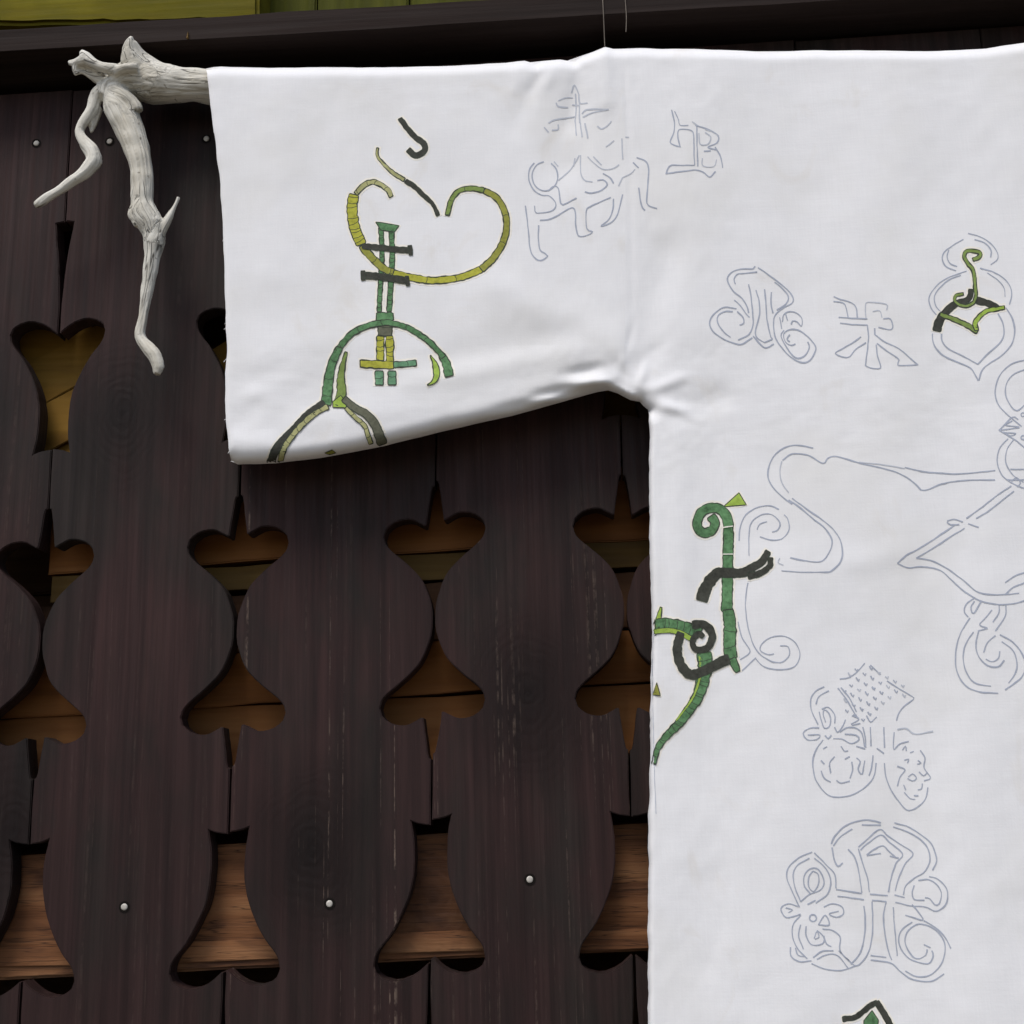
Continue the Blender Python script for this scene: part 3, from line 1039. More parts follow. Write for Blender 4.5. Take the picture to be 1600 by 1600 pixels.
m.band([(985, 280), (1060, 285), (1150, 296), (1270, 316)], 42, 'coal')
m.band([(988, 252), (990, 310)], 28, 'coal', halo=False)
m.band([(1262, 286), (1270, 344)], 24, 'coal', halo=False)
m.done('painted_cross_bars')
# the arch and its legs
m = Motif(cC)
m.layer = 10
m.band([(1528, 912), (1512, 840), (1480, 775)], (58, 44), 'green')
m.band([(1492, 792), (1480, 778), (1420, 712), (1340, 650), (1262, 606), (1180, 582), (1120, 576), (1040, 590), (960, 620), (900, 662), (850, 722), (832, 752)], (34, 38), 'green', ticks=150)
m.band([(842, 730), (800, 820), (776, 920), (758, 1090)], (44, 66), 'green', ticks=110)
m.band([(884, 760), (862, 840), (850, 930), (855, 1010), (838, 1095)], (18, 74), 'moss')
m.poly([(800, 1105), (800, 1070), (850, 1030), (880, 1070), (885, 1108)], 'lime', halo=False)
m.band([(1412, 782), (1440, 840), (1448, 905), (1430, 945), (1392, 968)], (8, 40, 8), 'lime')
m.band([(745, 1072), (640, 1150), (560, 1240), (490, 1310), (440, 1380), (412, 1458)], (34, 52), 'coal')
m.band([(770, 1100), (690, 1142), (610, 1212), (540, 1292), (492, 1370), (470, 1448)], (34, 34), 'khaki', ticks=60, halo=False)
m.band([(866, 1050), (940, 1110), (1010, 1150), (1062, 1212), (1090, 1280), (1112, 1338)], (40, 62), 'grey')
m.band([(880, 1108), (940, 1168), (998, 1220), (1020, 1280), (1040, 1336)], (26, 30), 'khaki', ticks=60, halo=False)
m.poly([(750, 1392), (795, 1372), (820, 1392), (780, 1402)], 'olive', halo=False)
m.done('painted_arch')

# scroll letter on the body's edge
m = Motif(cG)
m.poly([(416, 166), (495, 95), (532, 156)], 'lime')
m.band([(352, 212), (376, 245), (358, 284), (314, 296), (286, 258), (302, 200), (350, 172), (402, 180), (436, 225), (442, 300), (440, 400), (438, 500), (436, 600), (434, 690)], (44, 54), 'green')
m.band([(440, 680), (450, 760), (448, 860), (456, 925)], (58, 62), 'green', ticks=90)
m.band([(458, 925), (490, 990)], (44, 30), 'green')
m.line([(415, 270), (465, 262)], [(415, 402), (465, 402)], w=1.5, mat='halo', lift=0.0011)
m.band([(308, 636), (330, 570), (382, 502), (440, 496), (510, 496), (560, 470), (610, 440), (640, 388)], (62, 30), 'coal')
m.band([(540, 512), (600, 498), (648, 462), (652, 420)], (34, 24), 'coal')
m.done('painted_scroll_letter')
m = Motif(cG)
m.layer = 8
m.band([(54, 802), (86, 748), (105, 668)], (46, 12), 'lime')
m.band([(75, 756), (130, 752), (190, 762), (250, 778), (300, 800)], (58, 60), 'green', ticks=32)
m.band([(70, 790), (140, 784), (200, 796), (255, 825)], 26, 'lime', halo=False, edge=1.0)
m.band([(320, 895), (326, 960), (314, 1030), (290, 1110), (250, 1175), (198, 1245), (130, 1315), (88, 1375), (68, 1452)], (74, 22), 'green', ticks=34)
m.band([(300, 905), (305, 960), (296, 1030), (272, 1105), (232, 1168), (180, 1236)], (18, 10), 'lime', halo=False, edge=0.8)
m.band([(205, 795), (186, 870), (202, 950), (252, 1005), (320, 986), (390, 950), (445, 925)], (40, 50), 'coal')
m.band([(262, 755), (325, 757), (362, 808), (340, 868), (285, 882), (262, 842), (290, 802), (318, 815)], (40, 26), 'coal')
m.poly([(84, 1045), (102, 1110), (64, 1106)], 'olive')
m.line([(66, 800), (62, 1000), (66, 1250), (72, 1500), (80, 1700)], w=1.1, mat='faint')
m.done('painted_serpent')

# sprouting heart on the chest
m = Motif(cF)
m.line([(600, 130), (700, 160), (790, 215), (845, 290), (845, 350), (790, 392)], [(655, 180), (740, 210), (790, 270), (790, 330)],
       [(560, 180), (460, 240), (400, 290), (385, 350), (420, 410), (500, 442)], [(440, 270), (425, 320), (450, 380), (510, 408)],
       [(590, 445), (480, 482), (380, 532), (310, 600), (275, 680), (290, 750), (335, 810)], [(540, 480), (440, 520), (360, 590), (320, 660), (330, 730), (370, 782)],
       [(700, 420), (800, 450), (890, 500), (950, 570), (965, 650), (945, 725)], [(760, 460), (850, 520), (900, 590), (910, 660)], mat='pencil', w=1.5)
m.line([(305, 965), (310, 1040), (350, 1110), (420, 1165), (540, 1215), (620, 1255), (660, 1310), (685, 1358)], [(380, 970), (385, 1030), (440, 1095), (560, 1155), (682, 1222)],
       [(682, 1222), (760, 1140), (860, 1050), (900, 970), (890, 880), (850, 800)], [(915, 750), (970, 840), (990, 950), (960, 1060), (880, 1150), (770, 1220), (715, 1280), (690, 1358)])
m.band([(340, 945), (360, 862), (420, 782), (500, 720), (580, 692), (618, 655), (625, 598)], (74, 40), 'coal', ticks=90)
m.band([(672, 690), (760, 712), (850, 748)], (62, 40), 'coal')
m.band([(365, 805), (450, 835), (540, 872), (610, 905), (680, 950)], (34, 46), 'moss')
m.band([(672, 940), (660, 880), (700, 820), (760, 777), (830, 762), (905, 748)], (40, 34), 'lime')
m.band([(640, 350), (690, 330), (702, 295), (650, 278), (590, 280), (568, 320), (600, 382), (640, 432), (655, 500), (660, 580), (666, 655), (645, 708), (590, 735), (530, 725), (490, 690), (500, 650), (560, 636)], (34, 28), 'moss')
m.done('painted_sprouting_heart')

# little house motif at the bottom edge
m = Motif(cJ)
m.band([(550, 1566), (650, 1545), (750, 1468), (802, 1438)], 36, 'coal')
m.band([(798, 1436), (850, 1520), (900, 1610), (950, 1720)], 42, 'coal')
m.poly([(765, 1500), (812, 1570), (800, 1700), (700, 1700), (705, 1575)], 'green')
m.done('painted_gable')

# pencil sketches ------------------------------------------------
m = Motif(cD)
m.line([(95, 920), (115, 1080), (130, 1230), (160, 1290), (205, 1312), (255, 1280), (235, 1262), (200, 1235), (188, 1150), (190, 1060)], [(160, 920), (170, 970), (240, 968), (300, 945), (310, 900), (265, 850), (210, 845), (150, 800), (120, 730), (125, 660), (160, 615)],
       circ(235, 710, 92, 104, -60, 265, 14), [(260, 815), (290, 785), (330, 795), (350, 905), (385, 905), (460, 865)], [(200, 1025), (290, 1010), (435, 935), (455, 1050), (475, 1135), (540, 1130), (575, 1105), (535, 1085), (530, 960), (560, 925), (640, 890), (705, 860)],
       [(725, 870), (720, 950), (690, 1020), (635, 1065), (700, 1045), (750, 990), (790, 840)], [(520, 820), (570, 830), (640, 810), (680, 770), (650, 735), (610, 740)], [(650, 690), (700, 720), (725, 760)],
       [(890, 575), (950, 600), (975, 650), (970, 780), (965, 905), (1035, 940)], [(905, 790), (925, 920), (950, 955)], [(865, 610), (905, 650)], w=1.7)
m.line([(540, 570), (590, 620), (650, 660), (720, 655), (765, 628)], [(580, 570), (640, 630)], [(490, 560), (490, 680), (520, 740), (575, 750)], [(450, 580), (440, 640)], [(280, 615), (310, 650)], [(300, 605), (330, 640)],
       [(790, 720), (850, 690), (880, 660)], [(670, 500), (730, 455)], [(785, 440), (790, 590)], [(810, 430), (835, 432)], [(330, 740), (420, 660), (480, 560)], [(790, 720), (760, 780)], mat='faint', w=1.6)
m.done('pencil_beast_sketch')
m = Motif(cD)
m.line([(425, 115), (445, 60), (478, 125)], [(330, 170), (380, 150), (435, 152)], [(315, 185), (330, 212), (400, 218)], [(478, 170), (490, 190), (540, 188)], [(500, 265), (520, 240), (560, 232), (690, 232)],
       [(480, 270), (485, 330)], [(520, 330), (535, 400), (540, 440)], [(230, 360), (260, 395)], [(260, 330), (300, 308), (370, 298)], [(285, 380), (330, 375), (330, 340)], [(610, 350), (640, 372), (680, 350), (710, 315)], [(450, 310), (460, 420)], [(452, 120), (458, 220), (450, 310)], [(478, 125), (482, 270)], [(488, 330), (500, 430)], [(370, 298), (450, 285)], [(430, 200), (478, 205)], [(690, 232), (560, 262), (505, 290)], mat='faint', w=1.9)
m.done('pencil_flower_sketch')
m = Motif(cD)
m.line([(1140, 235), (1160, 330), (1155, 400), (1130, 465), (1165, 490), (1205, 498)], [(1160, 245), (1190, 310), (1200, 345), (1260, 345)], [(1200, 498), (1185, 430), (1190, 380), (1240, 375), (1285, 385), (1298, 420), (1300, 540), (1305, 630)],
       [(1305, 630), (1220, 632), (1140, 630), (1115, 655), (1100, 695)], [(1100, 690), (1200, 678), (1310, 665), (1365, 680), (1412, 715), (1455, 675)], [(1450, 500), (1490, 570), (1505, 650)], [(1370, 530), (1420, 528)], [(1320, 350), (1322, 480), (1328, 640)], [(1310, 345), (1400, 375), (1472, 420), (1465, 470), (1400, 502), (1462, 522)], w=1.6)
m.line([(1335, 400), (1345, 480), (1400, 480), (1420, 430), (1380, 395)], [(1360, 580), (1365, 635), (1440, 640), (1460, 590)], [(1380, 375), (1450, 400), (1480, 440)], [(1285, 320), (1330, 350)], mat='faint', w=1.5)
m.done('pencil_letter_sketch')

m = Motif(cE)
m.line([(400, 115), (385, 132), (300, 135), (240, 155), (210, 190), (212, 230), (250, 290), (310, 340), (345, 400), (355, 440)], [(415, 155), (330, 165), (275, 172), (252, 205), (262, 240)],
       [(420, 125), (500, 180), (560, 225), (620, 275), (662, 330), (655, 370), (610, 395), (560, 430), (530, 480), (530, 560), (545, 620), (600, 700), (665, 760), (730, 785), (780, 770), (820, 700), (810, 655), (760, 600), (700, 560), (640, 555), (600, 585), (610, 640), (650, 665), (680, 655)],
       [(535, 225), (590, 270), (630, 325), (615, 375), (550, 420)], [(355, 240), (370, 320), (380, 420), (385, 520), (355, 590), (280, 628)], [(405, 280), (425, 350), (430, 450), (400, 585), (445, 635), (465, 645)],
       [(465, 275), (475, 380), (485, 500), (510, 610), (520, 620)], [(512, 295), (510, 380), (525, 440)], [(385, 600), (465, 680), (530, 655)], [(465, 645), (520, 622)],
       [(245, 430), (190, 430), (140, 460), (140, 510), (180, 570), (230, 610)], [(270, 410), (190, 400), (120, 440), (85, 500), (100, 560), (170, 615), (250, 650), (310, 655), (380, 610)],
       [(600, 560), (580, 600), (620, 680), (680, 750), (740, 740), (775, 680), (765, 640)], [(275, 430), (315, 470), (320, 510), (290, 525)], w=1.8)
m.line([(590, 500), (600, 450), (640, 430), (690, 440), (725, 480), (720, 530), (690, 500), (660, 495), (650, 520)], [(570, 470), (585, 550)], [(610, 440), (625, 490)], [(255, 350), (290, 380), (340, 450), (360, 470)], [(640, 590), (620, 620), (640, 640)], w=1.5)
m.done('pencil_scroll_letter_sketch')
m = Motif(cE)
m.line([(945, 325), (990, 345), (1060, 365), (1100, 400), (1110, 480)], [(945, 360), (1010, 370), (1030, 400), (1045, 475)], [(980, 470), (1100, 478), (1180, 480)], [(990, 510), (1060, 518), (1180, 525)], [(1180, 525), (1185, 580), (1185, 640), (1165, 805)],
       [(1165, 805), (1200, 820), (1270, 822), (1250, 740), (1240, 660)], [(1135, 605), (1080, 645), (1020, 680), (958, 722), (1045, 748), (1100, 690), (1170, 645)], [(1230, 590), (1300, 640), (1400, 690), (1530, 800)],
       [(1245, 650), (1310, 700), (1400, 765), (1390, 802), (1530, 800)], [(1290, 480), (1340, 482), (1348, 552), (1255, 540)], [(1230, 545), (1230, 590)], w=1.7)
m.line([(1170, 480), (1165, 400), (1185, 365), (1310, 380), (1312, 420)], [(1215, 430), (1265, 425), (1280, 470)], mat='faint', w=1.6)
m.done('pencil_rune_sketch')

# long looping ribbon of the body
m = Motif(cH)
m.line([(330, 145), (250, 130), (180, 138), (120, 175), (85, 230), (72, 290), (85, 345), (140, 410), (210, 465)], [(155, 215), (200, 182), (250, 178), (310, 190), (385, 232), (410, 205), (450, 192), (520, 208), (590, 230), (700, 255), (800, 282), (880, 325), (945, 385)],
       [(945, 385), (980, 382), (1060, 350), (1180, 330), (1362, 326)], [(850, 255), (950, 278), (1050, 288), (1150, 293), (1280, 282), (1365, 272)], [(190, 440), (250, 480), (320, 540), (390, 595), (430, 650), (435, 700), (400, 770), (360, 793), (280, 785), (200, 768)],
       [(210, 430), (290, 490), (390, 560), (450, 615), (490, 690), (490, 780), (440, 838), (400, 850), (260, 850), (150, 842)], w=1.8)
m.line([(590, 225), (720, 240), (850, 262)], [(150, 220), (140, 280), (150, 340), (190, 400)], [(140, 770), (130, 795), (160, 810)], mat='faint', w=1.5)
m.done('pencil_ribbon_sketch')
m = Motif(cH)
m.line([(1455, 360), (1380, 410), (1290, 480), (1200, 545)], [(1470, 390), (1400, 445), (1330, 500), (1255, 545)], [(1090, 560), (1130, 550), (1180, 565)], [(1210, 575), (1270, 595)], [(1130, 585), (1050, 640), (950, 705), (860, 755), (808, 800)],
       [(1190, 600), (1100, 655), (1010, 715), (915, 770)], [(808, 800), (870, 825), (950, 820), (1050, 840), (1110, 890), (1170, 945), (1250, 1000), (1320, 1025), (1420, 1035), (1540, 1010), (1640, 960)],
       [(915, 770), (1000, 785), (1090, 830), (1180, 895), (1250, 955), (1310, 975), (1400, 978), (1500, 970)], [(1420, 910), (1480, 870), (1560, 845)], [(1420, 978), (1470, 935), (1560, 900)], [(1090, 565), (1110, 580), (1160, 580)], w=1.8)
m.line([(1250, 995), (1200, 1030), (1188, 1075), (1210, 1105)], [(1285, 1015), (1240, 1085), (1225, 1050), (1245, 1015)], [(1345, 1065), (1300, 1120), (1275, 1150), (1320, 1168)], [(1385, 1040), (1385, 1080), (1350, 1135)], [(1425, 1040), (1420, 1100), (1365, 1185)],
       [(1220, 1110), (1165, 1200), (1140, 1300), (1145, 1410), (1190, 1490), (1270, 1530), (1380, 1538)], [(1240, 1190), (1195, 1260), (1182, 1340), (1200, 1420), (1250, 1480), (1340, 1498)],
       [(1270, 1185), (1255, 1260), (1270, 1330), (1320, 1380), (1380, 1388), (1415, 1350)], [(1365, 1210), (1320, 1250), (1298, 1305)], [(1390, 1205), (1460, 1245), (1515, 1310), (1535, 1380), (1510, 1450), (1420, 1520)], [(1400, 1245), (1460, 1290), (1485, 1350), (1480, 1420), (1440, 1480)],
       [(1390, 1300), (1382, 1340), (1345, 1360), (1310, 1345)], [(1265, 1185), (1320, 1170)], w=1.8)
m.done('pencil_knot_sketch')
m = Motif(cK)
m.line([(600, 60), (520, 80), (465, 130), (443, 200), (455, 260), (500, 310), (560, 360)], [(600, 100), (530, 125), (495, 165), (490, 220), (510, 265), (540, 290), (580, 260)], [(460, 378), (520, 320), (545, 330)], [(460, 378), (550, 365), (490, 355), (520, 335)],
       [(475, 388), (535, 392), (510, 402), (480, 385)], [(460, 378), (530, 420), (580, 460)], [(500, 415), (462, 460), (452, 520), (475, 580), (530, 620), (580, 640)], [(525, 420), (495, 465), (490, 520), (520, 575), (570, 610)], [(510, 552), (560, 552), (620, 556)], [(490, 598), (560, 600), (620, 590)],
       circ(567, 308, 9), circ(567, 410, 9), [(515, 605), (540, 590), (555, 615), (540, 630)], w=1.7)
m.done('pencil_interlace_sketch')

m = Motif(cI)
m.line([(560, 305), (640, 290), (700, 245), (755, 180)], [(800, 195), (880, 270)], [(930, 320), (1040, 390), (1140, 450), (1135, 465), (1060, 520), (1020, 580), (1005, 630)], w=1.7)
for k in range(44):
    a_, b_2 = divmod(k, 7)
    x, y = 620 + a_ * 58 + b_2 * 34 - 40, 345 - a_ * 14 + b_2 * 52 + a_ * 18
    cx0 = 770 + (b_2 - 3) * -52 + (a_ - 3) * 62
    cy0 = 420 + (b_2 - 3) * 44 + (a_ - 3) * 34
    if cx0 > 1080 or cx0 < 590 or cy0 < 215:
        continue
    q = m.rs.uniform(-8, 8)
    m.line([(cx0 - 10, cy0 - 12 + q), (cx0 + 8, cy0 + 14), (cx0 + 14, cy0 - 4)], w=2.0, mat='pencil' if m.rs.random() < .7 else 'faint')
m.line([(545, 375), (610, 460), (680, 580), (710, 615)], [(570, 370), (640, 460), (690, 560)], [(440, 365), (370, 400), (335, 460), (340, 550), (390, 660)], [(475, 395), (400, 440), (375, 500)], [(400, 560), (420, 640), (440, 688), (475, 680), (490, 630), (475, 570), (440, 545), (430, 580), (450, 640)],
       [(420, 540), (470, 525), (520, 580), (520, 650)], [(400, 685), (320, 690), (275, 730), (310, 780), (380, 775), (405, 742), (310, 742)], [(445, 745), (470, 770), (495, 742)], [(520, 680), (545, 720), (590, 660), (605, 620)], [(560, 720), (620, 685), (690, 690), (735, 730), (755, 835)],
       [(510, 770), (580, 775), (650, 808), (710, 780), (690, 745), (600, 735)], [(655, 590), (710, 620), (650, 655), (660, 665), (720, 650)], [(800, 680), (805, 830)], [(740, 680), (755, 740), (765, 840)], [(905, 680), (910, 840)], [(770, 590), (800, 640), (850, 600)], [(850, 845), (905, 885)],
       [(430, 780), (380, 850), (350, 950), (365, 1070), (410, 1150), (470, 1210), (560, 1228), (680, 1200), (780, 1130), (830, 1060), (845, 960)], [(820, 900), (810, 990), (790, 1060)], [(480, 980), (490, 1040), (480, 960), (520, 910)], [(415, 1020), (440, 1080), (490, 1110)],
       [(535, 1095), (570, 1118), (640, 1100)], [(655, 950), (660, 1020), (640, 1080)], [(690, 920), (720, 950), (705, 1010), (735, 1045), (755, 940)], [(430, 850), (460, 830)], [(415, 940), (440, 970)], [(570, 830), (600, 870), (625, 865)], [(600, 930), (640, 910)], [(690, 830), (760, 850)], w=1.7)
m.line([(985, 720), (980, 800), (985, 855), (1030, 810), (1100, 790)], [(910, 960), (920, 1060), (960, 1170), (1030, 1270), (1090, 1330), (1160, 1310), (1230, 1240), (1250, 1150)], [(1190, 860), (1225, 920), (1220, 1000), (1270, 1075), (1220, 1100)], [(1050, 860), (1075, 830), (1080, 865)],
       [(1110, 880), (1140, 870)], [(1065, 940), (1100, 930), (1090, 960)], [(1170, 940), (1195, 960), (1165, 970)], [(1010, 985), (1070, 1015), (1030, 1070), (1010, 1140)], [(1090, 1080), (1130, 1100), (1160, 1080), (1130, 1045), (1095, 1070)], [(1060, 1130), (1075, 1170)], [(1065, 1190), (1110, 1240), (1150, 1245)],
       [(1170, 1170), (1200, 1160), (1205, 1120)], [(1180, 1030), (1215, 1060), (1240, 1040)], [(1140, 1215), (1175, 1215)], w=1.7)
m.line([(1010, 700), (1080, 690), (1150, 735), (1290, 712)], mat='faint', w=2.2)
m.done('pencil_pouch_sketch')

m = Motif(cJ)
m.line([(465, 275), (490, 220), (560, 150), (650, 110), (740, 100), (830, 120)], [(480, 290), (530, 225), (620, 165)], [(470, 300), (490, 400), (515, 440), (550, 415)], [(690, 135), (830, 138)], [(930, 120), (1030, 150), (1120, 205), (1200, 275), (1240, 390), (1210, 470)], [(920, 150), (1010, 180), (1110, 235), (1175, 310), (1190, 400), (1150, 480), (1080, 525), (1015, 580), (995, 650)],
       [(590, 315), (640, 380), (670, 500), (690, 635)], [(665, 310), (690, 400), (730, 520), (745, 630)], [(665, 300), (720, 250), (820, 170), (880, 215), (960, 270), (1065, 345), (1010, 420), (960, 530), (935, 620)], [(680, 320), (740, 265), (830, 210), (890, 260), (990, 350), (940, 420), (905, 530), (885, 630)],
       [(725, 355), (780, 315), (845, 290), (890, 330), (945, 380)], [(725, 360), (830, 345)], [(895, 365), (960, 380)], [(500, 610), (600, 625), (690, 640)], [(510, 660), (600, 670), (705, 685)], [(750, 645), (880, 655)], [(765, 690), (870, 700)], [(930, 650), (1005, 670)], [(935, 705), (1050, 730), (1160, 740), (1230, 770), (1290, 740), (1320, 680), (1310, 600), (1250, 535), (1185, 515)],
       [(1105, 545), (1180, 538), (1240, 575), (1275, 640), (1260, 715), (1225, 722), (1190, 680), (1155, 670)], [(1075, 580), (1060, 640), (1080, 685), (1150, 690)], [(705, 730), (715, 850), (705, 980), (670, 1090), (610, 1160)], [(765, 700), (770, 850), (765, 960), (730, 1090), (655, 1170), (590, 1130), (520, 1060)],
       [(870, 700), (850, 800), (860, 940), (890, 1080), (910, 1130)], [(920, 740), (930, 880), (950, 1100)], [(755, 1095), (870, 1110)], [(755, 1130), (900, 1150), (970, 1210), (1060, 1270), (1200, 1285), (1295, 1230)], [(1010, 1210), (1090, 1250), (1180, 1245), (1260, 1180), (1300, 1080), (1290, 980), (1220, 900), (1130, 865), (1070, 880), (1020, 930), (1010, 1010), (1060, 1100), (1110, 1120), (1160, 1090), (1170, 1050)],
       [(1060, 850), (990, 900), (960, 970), (985, 1060), (1060, 1130), (1180, 1155), (1215, 1100), (1205, 1060)], [(1145, 840), (1230, 890), (1300, 960), (1345, 1045)], [(1010, 800), (1080, 820), (1140, 835), (1100, 770), (1060, 720)], [(1145, 1015), (1195, 1040)], w=1.8)
m.line([(325, 335), (230, 375), (150, 450), (140, 530), (180, 630), (230, 740)], [(305, 380), (220, 430), (185, 500), (200, 600), (240, 700)], [(340, 340), (420, 420), (490, 500), (500, 600)], [(340, 380), (420, 450), (460, 540), (440, 640), (350, 710)], [(240, 700), (300, 650), (390, 610), (410, 540), (370, 465), (320, 455), (270, 500), (265, 580), (310, 640)],
       [(330, 475), (300, 520), (300, 590), (335, 625), (370, 570), (370, 500), (330, 475)], [(220, 735), (150, 715), (95, 750), (130, 815), (200, 805), (240, 790)], [(130, 745), (180, 760), (150, 780)], [(410, 740), (470, 715), (540, 735), (555, 790), (500, 815), (450, 790), (520, 770)],
       circ(330, 820, 26), [(370, 870), (450, 870), (420, 800), (370, 870)], [(240, 800), (185, 870), (180, 960), (220, 1050), (290, 1120)], [(240, 870), (225, 950), (260, 1050)], [(280, 880), (280, 950), (320, 1015), (400, 1010), (410, 960), (360, 910)], [(340, 970), (360, 920), (375, 960), (345, 975)],
       [(165, 1035), (170, 1100), (230, 1140), (320, 1135)], [(200, 1040), (220, 1095), (270, 1105)], [(400, 900), (470, 910), (530, 960), (530, 1060), (600, 1140)], [(330, 1110), (400, 1065), (480, 1060)], [(360, 1125), (430, 1090), (510, 1095), (590, 1190)], [(320, 1155), (420, 1195), (540, 1205), (650, 1170)], [(410, 950), (430, 1010), (465, 1030)], [(350, 690), (290, 720)], w=1.7)
m.done('pencil_monogram_sketch')

# pencil scrolls beside the green letter
m = Motif(cG)
m.line([(495, 335), (500, 270), (530, 205), (590, 168), (650, 160), (695, 178)], [(545, 410), (545, 300), (560, 240), (610, 205), (660, 205), (700, 245), (690, 280), (660, 292)], [(585, 280), (600, 252), (635, 240)], [(600, 315), (650, 330), (710, 325), (745, 280), (740, 230), (720, 205)],
       [(540, 545), (528, 620), (530, 700), (545, 790), (580, 880), (640, 930), (700, 945), (745, 910), (740, 865), (700, 860)], [(490, 740), (510, 820), (550, 890), (500, 930)], [(580, 920), (510, 985)], [(575, 920), (620, 965), (700, 980), (770, 965), (800, 910), (780, 850), (730, 815), (670, 815), (620, 840), (600, 880), (640, 905), (670, 900)], mat='pencil', w=1.5)
m.done('pencil_scrolls_sketch')

# ------------------------------------------------------------------ driftwood branch carrying the tunic
limbs = [  # each point: u, v, depth y, radius in photograph pixels
    [(175, 128, -.040, 22), (200, 126, -.040, 31), (240, 130, -.038, 36), (275, 132, -.036, 32), (320, 134, -.0355, 30), (450, 140, -.0355, 28), (800, 132, -.0355, 25), (1200, 114, -.0355, 24), (1700, 108, -.0355, 22), (2400, 118, -.0355, 22), (3090, 128, -.0355, 22), (3180, 120, -.040, 20)],
    [(215, 120, -.044, 26), (206, 95, -.052, 20), (200, 75, -.058, 11), (206, 57, -.060, 3)],
    [(255, 118, -.040, 20), (225, 95, -.048, 14), (207, 66, -.058, 6)],
    [(205, 112, -.056, 12), (175, 108, -.062, 11), (150, 100, -.063, 8.5), (134, 90, -.062, 9), (127, 80, -.062, 4)],
    [(134, 92, -.062, 9), (116, 98, -.060, 8), (107, 98, -.059, 4.5)],
    [(118, 100, -.060, 6), (118, 114, -.058, 5), (128, 112, -.056, 5), (150, 122, -.05, 9), (175, 130, -.046, 14)],
    [(122, 104, -.054, 7), (140, 110, -.052, 9), (165, 118, -.048, 14)],
    [(215, 106, -.060, 10), (195, 106, -.064, 9), (178, 114, -.062, 7)],
    [(185, 130, -.044, 24), (184, 160, -.046, 26), (196, 190, -.047, 27), (211, 225, -.048, 23), (220, 260, -.049, 20.5), (222, 295, -.049, 19.5), (222, 318, -.049, 20), (227, 336, -.049, 23), (236, 352, -.048, 23),
     (240, 368, -.047, 19), (238, 395, -.046, 15.5), (233, 430, -.045, 12), (229, 460, -.044, 10.5), (223, 500, -.043, 8.5), (219, 526, -.043, 9), (231, 543, -.044, 10.5), (243, 558, -.045, 12), (247, 576, -.045, 10), (245, 585, -.045, 6)],
    [(240, 378, -.047, 12), (255, 355, -.048, 9), (266, 336, -.049, 7), (274, 320, -.050, 5), (279, 307, -.050, 4.5)],
    [(214, 322, -.051, 12), (205, 337, -.052, 6), (216, 352, -.051, 9)],
    [(170, 140, -.046, 19), (152, 150, -.046, 13), (144, 170, -.046, 10), (131, 190, -.046, 8), (124, 205, -.046, 8.5), (132, 222, -.046, 10.5), (144, 237, -.046, 13.5), (147, 252, -.046, 13), (136, 267, -.047, 12), (117, 281, -.047, 10), (98, 294, -.047, 8.5), (78, 306, -.047, 7.5), (60, 318, -.047, 7), (54, 321, -.047, 5)],
    [(152, 168, -.042, 11), (146, 190, -.040, 8), (143, 208, -.040, 3)],
    [(185, 150, -.052, 16), (205, 160, -.052, 14), (212, 175, -.050, 14)],
    [(215, 118, -.052, 15), (190, 122, -.054, 13), (170, 135, -.050, 14), (166, 150, -.048, 14)],
]
bm = bmesh.new()
axis_pts, axis_dir, axis_e1, axis_e2, axis_s = [], [], [], [], []
NS = 14
for li_, limb in enumerate(limbs):
    pl = []
    for (u, v, y, r_) in limb:
        q = P(u, v, y)
        pl.append((q.x * 1000, q.z * 1000, q.y * 1000, r_ * SPX * (1 + 0.9 * y) * 1000))
    sm = catmull(pl, 4.0 if li_ else 6.0)
    ctr = [Vector((a[0], a[2], a[1])) / 1000 for a in sm]
    rad = [max(0.0012, a[3] / 1000) for a in sm]
    prev = None
    for i, (c, r_) in enumerate(zip(ctr, rad)):
        d = (ctr[min(i + 1, len(ctr) - 1)] - ctr[max(i - 1, 0)]).normalized()
        axis_pts.append(c)
        axis_dir.append(d)
        e1 = d.cross(Vector((0, 1, 0)))
        if e1.length < 1e-3:
            e1 = Vector((1, 0, 0))
        e1.normalize()
        e2 = d.cross(e1)
        s_run = 0.0 if i == 0 else s_run + (c - ctr[i - 1]).length
        axis_e1.append(e1)
        axis_e2.append(e2)
        axis_s.append(s_run + li_ * 3.7)
        ring = []
        for k in range(NS):
            a = 2 * math.pi * k / NS
            lump = 1 + 0.10 * noise.noise(c * 28 + Vector((math.cos(a), math.sin(a), li_ * 3.1)) * 0.9)
            ring.append(bm.verts.new(c + (e1 * math.cos(a) + e2 * math.sin(a)) * r_ * lump))
        if prev:
            for k in range(NS):
                bm.faces.new((prev[k], prev[(k + 1) % NS], ring[(k + 1) % NS], ring[k]))
        else:
            bm.faces.new(list(reversed(ring)))
        prev = ring
    bm.faces.new(prev)
bmesh.ops.recalc_face_normals(bm, faces=bm.faces)
tmp = bpy.data.meshes.new('tmp')
bm.to_mesh(tmp)
bm.free()
to = bpy.data.objects.new('tmp', tmp)
COL.objects.link(to)
rmd = to.modifiers.new('r', 'REMESH')
rmd.mode = 'VOXEL'
rmd.voxel_size = 0.0011
smd = to.modifiers.new('s', 'SMOOTH')
smd.factor = 0.5
smd.iterations = 5
dg = bpy.context.evaluated_depsgraph_get()
bme = bpy.data.meshes.new_from_object(to.evaluated_get(dg))
bpy.data.objects.remove(to, do_unlink=True)
bme.name = 'driftwood_branch'
nv = len(bme.vertices)
co = np.empty(nv * 3)
bme.vertices.foreach_get('co', co)
co = co.reshape(-1, 3)
nrm = np.empty(nv * 3)
bme.vertices.foreach_get('normal', nrm)
nrm = nrm.reshape(-1, 3)
AP = np.array(axis_pts)
AD = np.array(axis_dir)
best = np.zeros(nv, int)
bd = np.full(nv, 1e9)
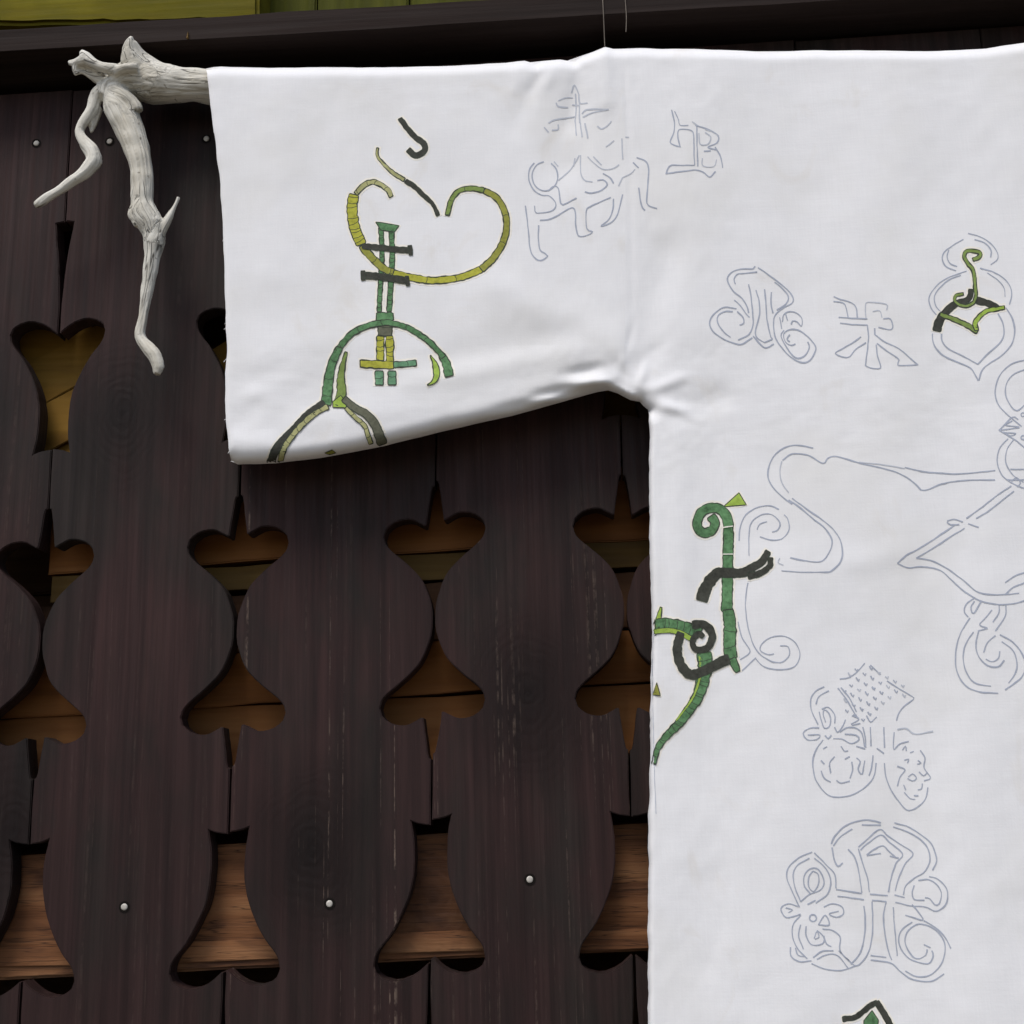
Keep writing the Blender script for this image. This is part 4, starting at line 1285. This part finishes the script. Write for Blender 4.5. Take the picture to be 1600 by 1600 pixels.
for i0 in range(0, len(AP), 64):
    d2 = ((co[:, None, :] - AP[None, i0:i0 + 64, :]) ** 2).sum(2)
    j = d2.argmin(1)
    v_ = d2[np.arange(nv), j]
    better = v_ < bd
    best[better] = j[better] + i0
    bd[better] = v_[better]
rel = co - AP[best]
along = (rel * AD[best]).sum(1, keepdims=True) * AD[best]
perp = rel - along
# grain space: full detail round the limb, slow along it
E1, E2, SS = np.array(axis_e1), np.array(axis_e2), np.array(axis_s)
grain = np.stack([(rel * E1[best]).sum(1), (rel * E2[best]).sum(1), (SS[best] + (rel * AD[best]).sum(1)) * 0.055], 1)
disp = np.zeros(nv)
near = co[:, 0] < P(380, 130, -0.035).x
for i in np.where(near)[0]:
    gv = Vector(grain[i])
    a = noise.noise(gv * 190)
    bmp = noise.noise(Vector(co[i]) * 70)
    disp[i] = -0.0007 * max(0.0, 0.09 - abs(a)) / 0.09 + 0.0013 * bmp + 0.00025 * noise.noise(gv * 420)
co2 = co + nrm * disp[:, None]
bme.vertices.foreach_set('co', co2.ravel())
at = bme.attributes.new('grain', 'FLOAT_VECTOR', 'POINT')
at.data.foreach_set('vector', grain.ravel())
# the lower limb is split along its grain, the thick arm hardly at all
pk = np.array(P(238, 385, -0.047))
pl2 = np.array(P(232, 455, -0.045))
dk = np.linalg.norm(co - pk, axis=1)
dl = np.linalg.norm(co - pl2, axis=1)
pc = np.array(P(200, 140, -0.045))
split = np.clip(1.25 - dk / 0.032, 0, 1) + 0.8 * np.clip(1.2 - dl / 0.03, 0, 1) + 0.35 * np.clip(1.3 - np.linalg.norm(co - pc, axis=1) / 0.05, 0, 1)
split = np.clip(split, 0.0, 1.0)
at2 = bme.attributes.new('split', 'FLOAT', 'POINT')
at2.data.foreach_set('value', split)
bme.polygons.foreach_set('use_smooth', [True] * len(bme.polygons))
bme.materials.clear()
bme.materials.append(M_DRIFT)
bo = bpy.data.objects.new('driftwood_branch', bme)
COL.objects.link(bo)
tag(bo, 'pale bleached driftwood branch with forked crooked ends threaded through the tunic sleeves', 'branch')


# ------------------------------------------------------------------ threads hanging the tunic
def thread(name, pts, r_, label, mat, group=None):
    bm = bmesh.new()
    prev = None
    for c in pts:
        ring = [bm.verts.new(c + Vector((r_ * math.cos(k * math.pi / 3), r_ * math.sin(k * math.pi / 3), 0))) for k in range(6)]
        if prev:
            for k in range(6):
                bm.faces.new((prev[k], prev[(k + 1) % 6], ring[(k + 1) % 6], ring[k]))
        prev = ring
    o = mesh_obj(name, bm, mat, None, smooth=True, origin=tuple(pts[0]))
    return tag(o, label, 'thread', group)


M_THREAD = thread_mat('grey_thread', (0.22, 0.19, 0.16), 0.3)
za = P(945, 74, -0.037)
zb2 = P(943, 24, -0.0525)
thread('thread', [za + (zb2 - za) * t for t in np.linspace(0, 1, 5)] + [zb2 + Vector((0.0, 0.001, 0.03))], 0.00045, 'thin taut thread tying the tunic shoulder up to the dark handrail', M_THREAD)
za = P(978, 50, -0.0525)
zb2 = P(977, -20, -0.0525)
thread('thread', [za + (zb2 - za) * t + Vector((0.0006 * math.sin(t * 5), 0, 0)) for t in np.linspace(0, 1, 8)], 0.00035, 'short loose thread end dangling over the dark handrail', M_THREAD)

# ------------------------------------------------------------------ loose warp ends along the cuff
rf = random.Random(5)
for (u, v) in ((337, 205), (349, 372), (352, 505), (353, 512), (353, 560), (352, 655), (359, 702), (364, 722)):
    a = P(u + 1.5, v, YF + 0.003)
    bm = bmesh.new()
    d = Vector((-rf.uniform(0.6, 1.0), rf.uniform(-0.2, 0.3), rf.uniform(-0.9, 0.5))).normalized() * rf.uniform(0.0015, 0.0035)
    prev = None
    for k in range(5):
        c = a + d * (k / 4) + Vector((0, 0, -0.0012 * (k / 4) ** 2))
        ring = [bm.verts.new(c + Vector((0.00022 * math.cos(j * 2.0944), 0, 0.00022 * math.sin(j * 2.0944)))) for j in range(3)]
        if prev:
            for j in range(3):
                bm.faces.new((prev[j], prev[(j + 1) % 3], ring[(j + 1) % 3], ring[j]))
        prev = ring
    mesh_obj('loose_thread', bm, M_CLOTH, TUNIC, origin=tuple(TUNIC.location))
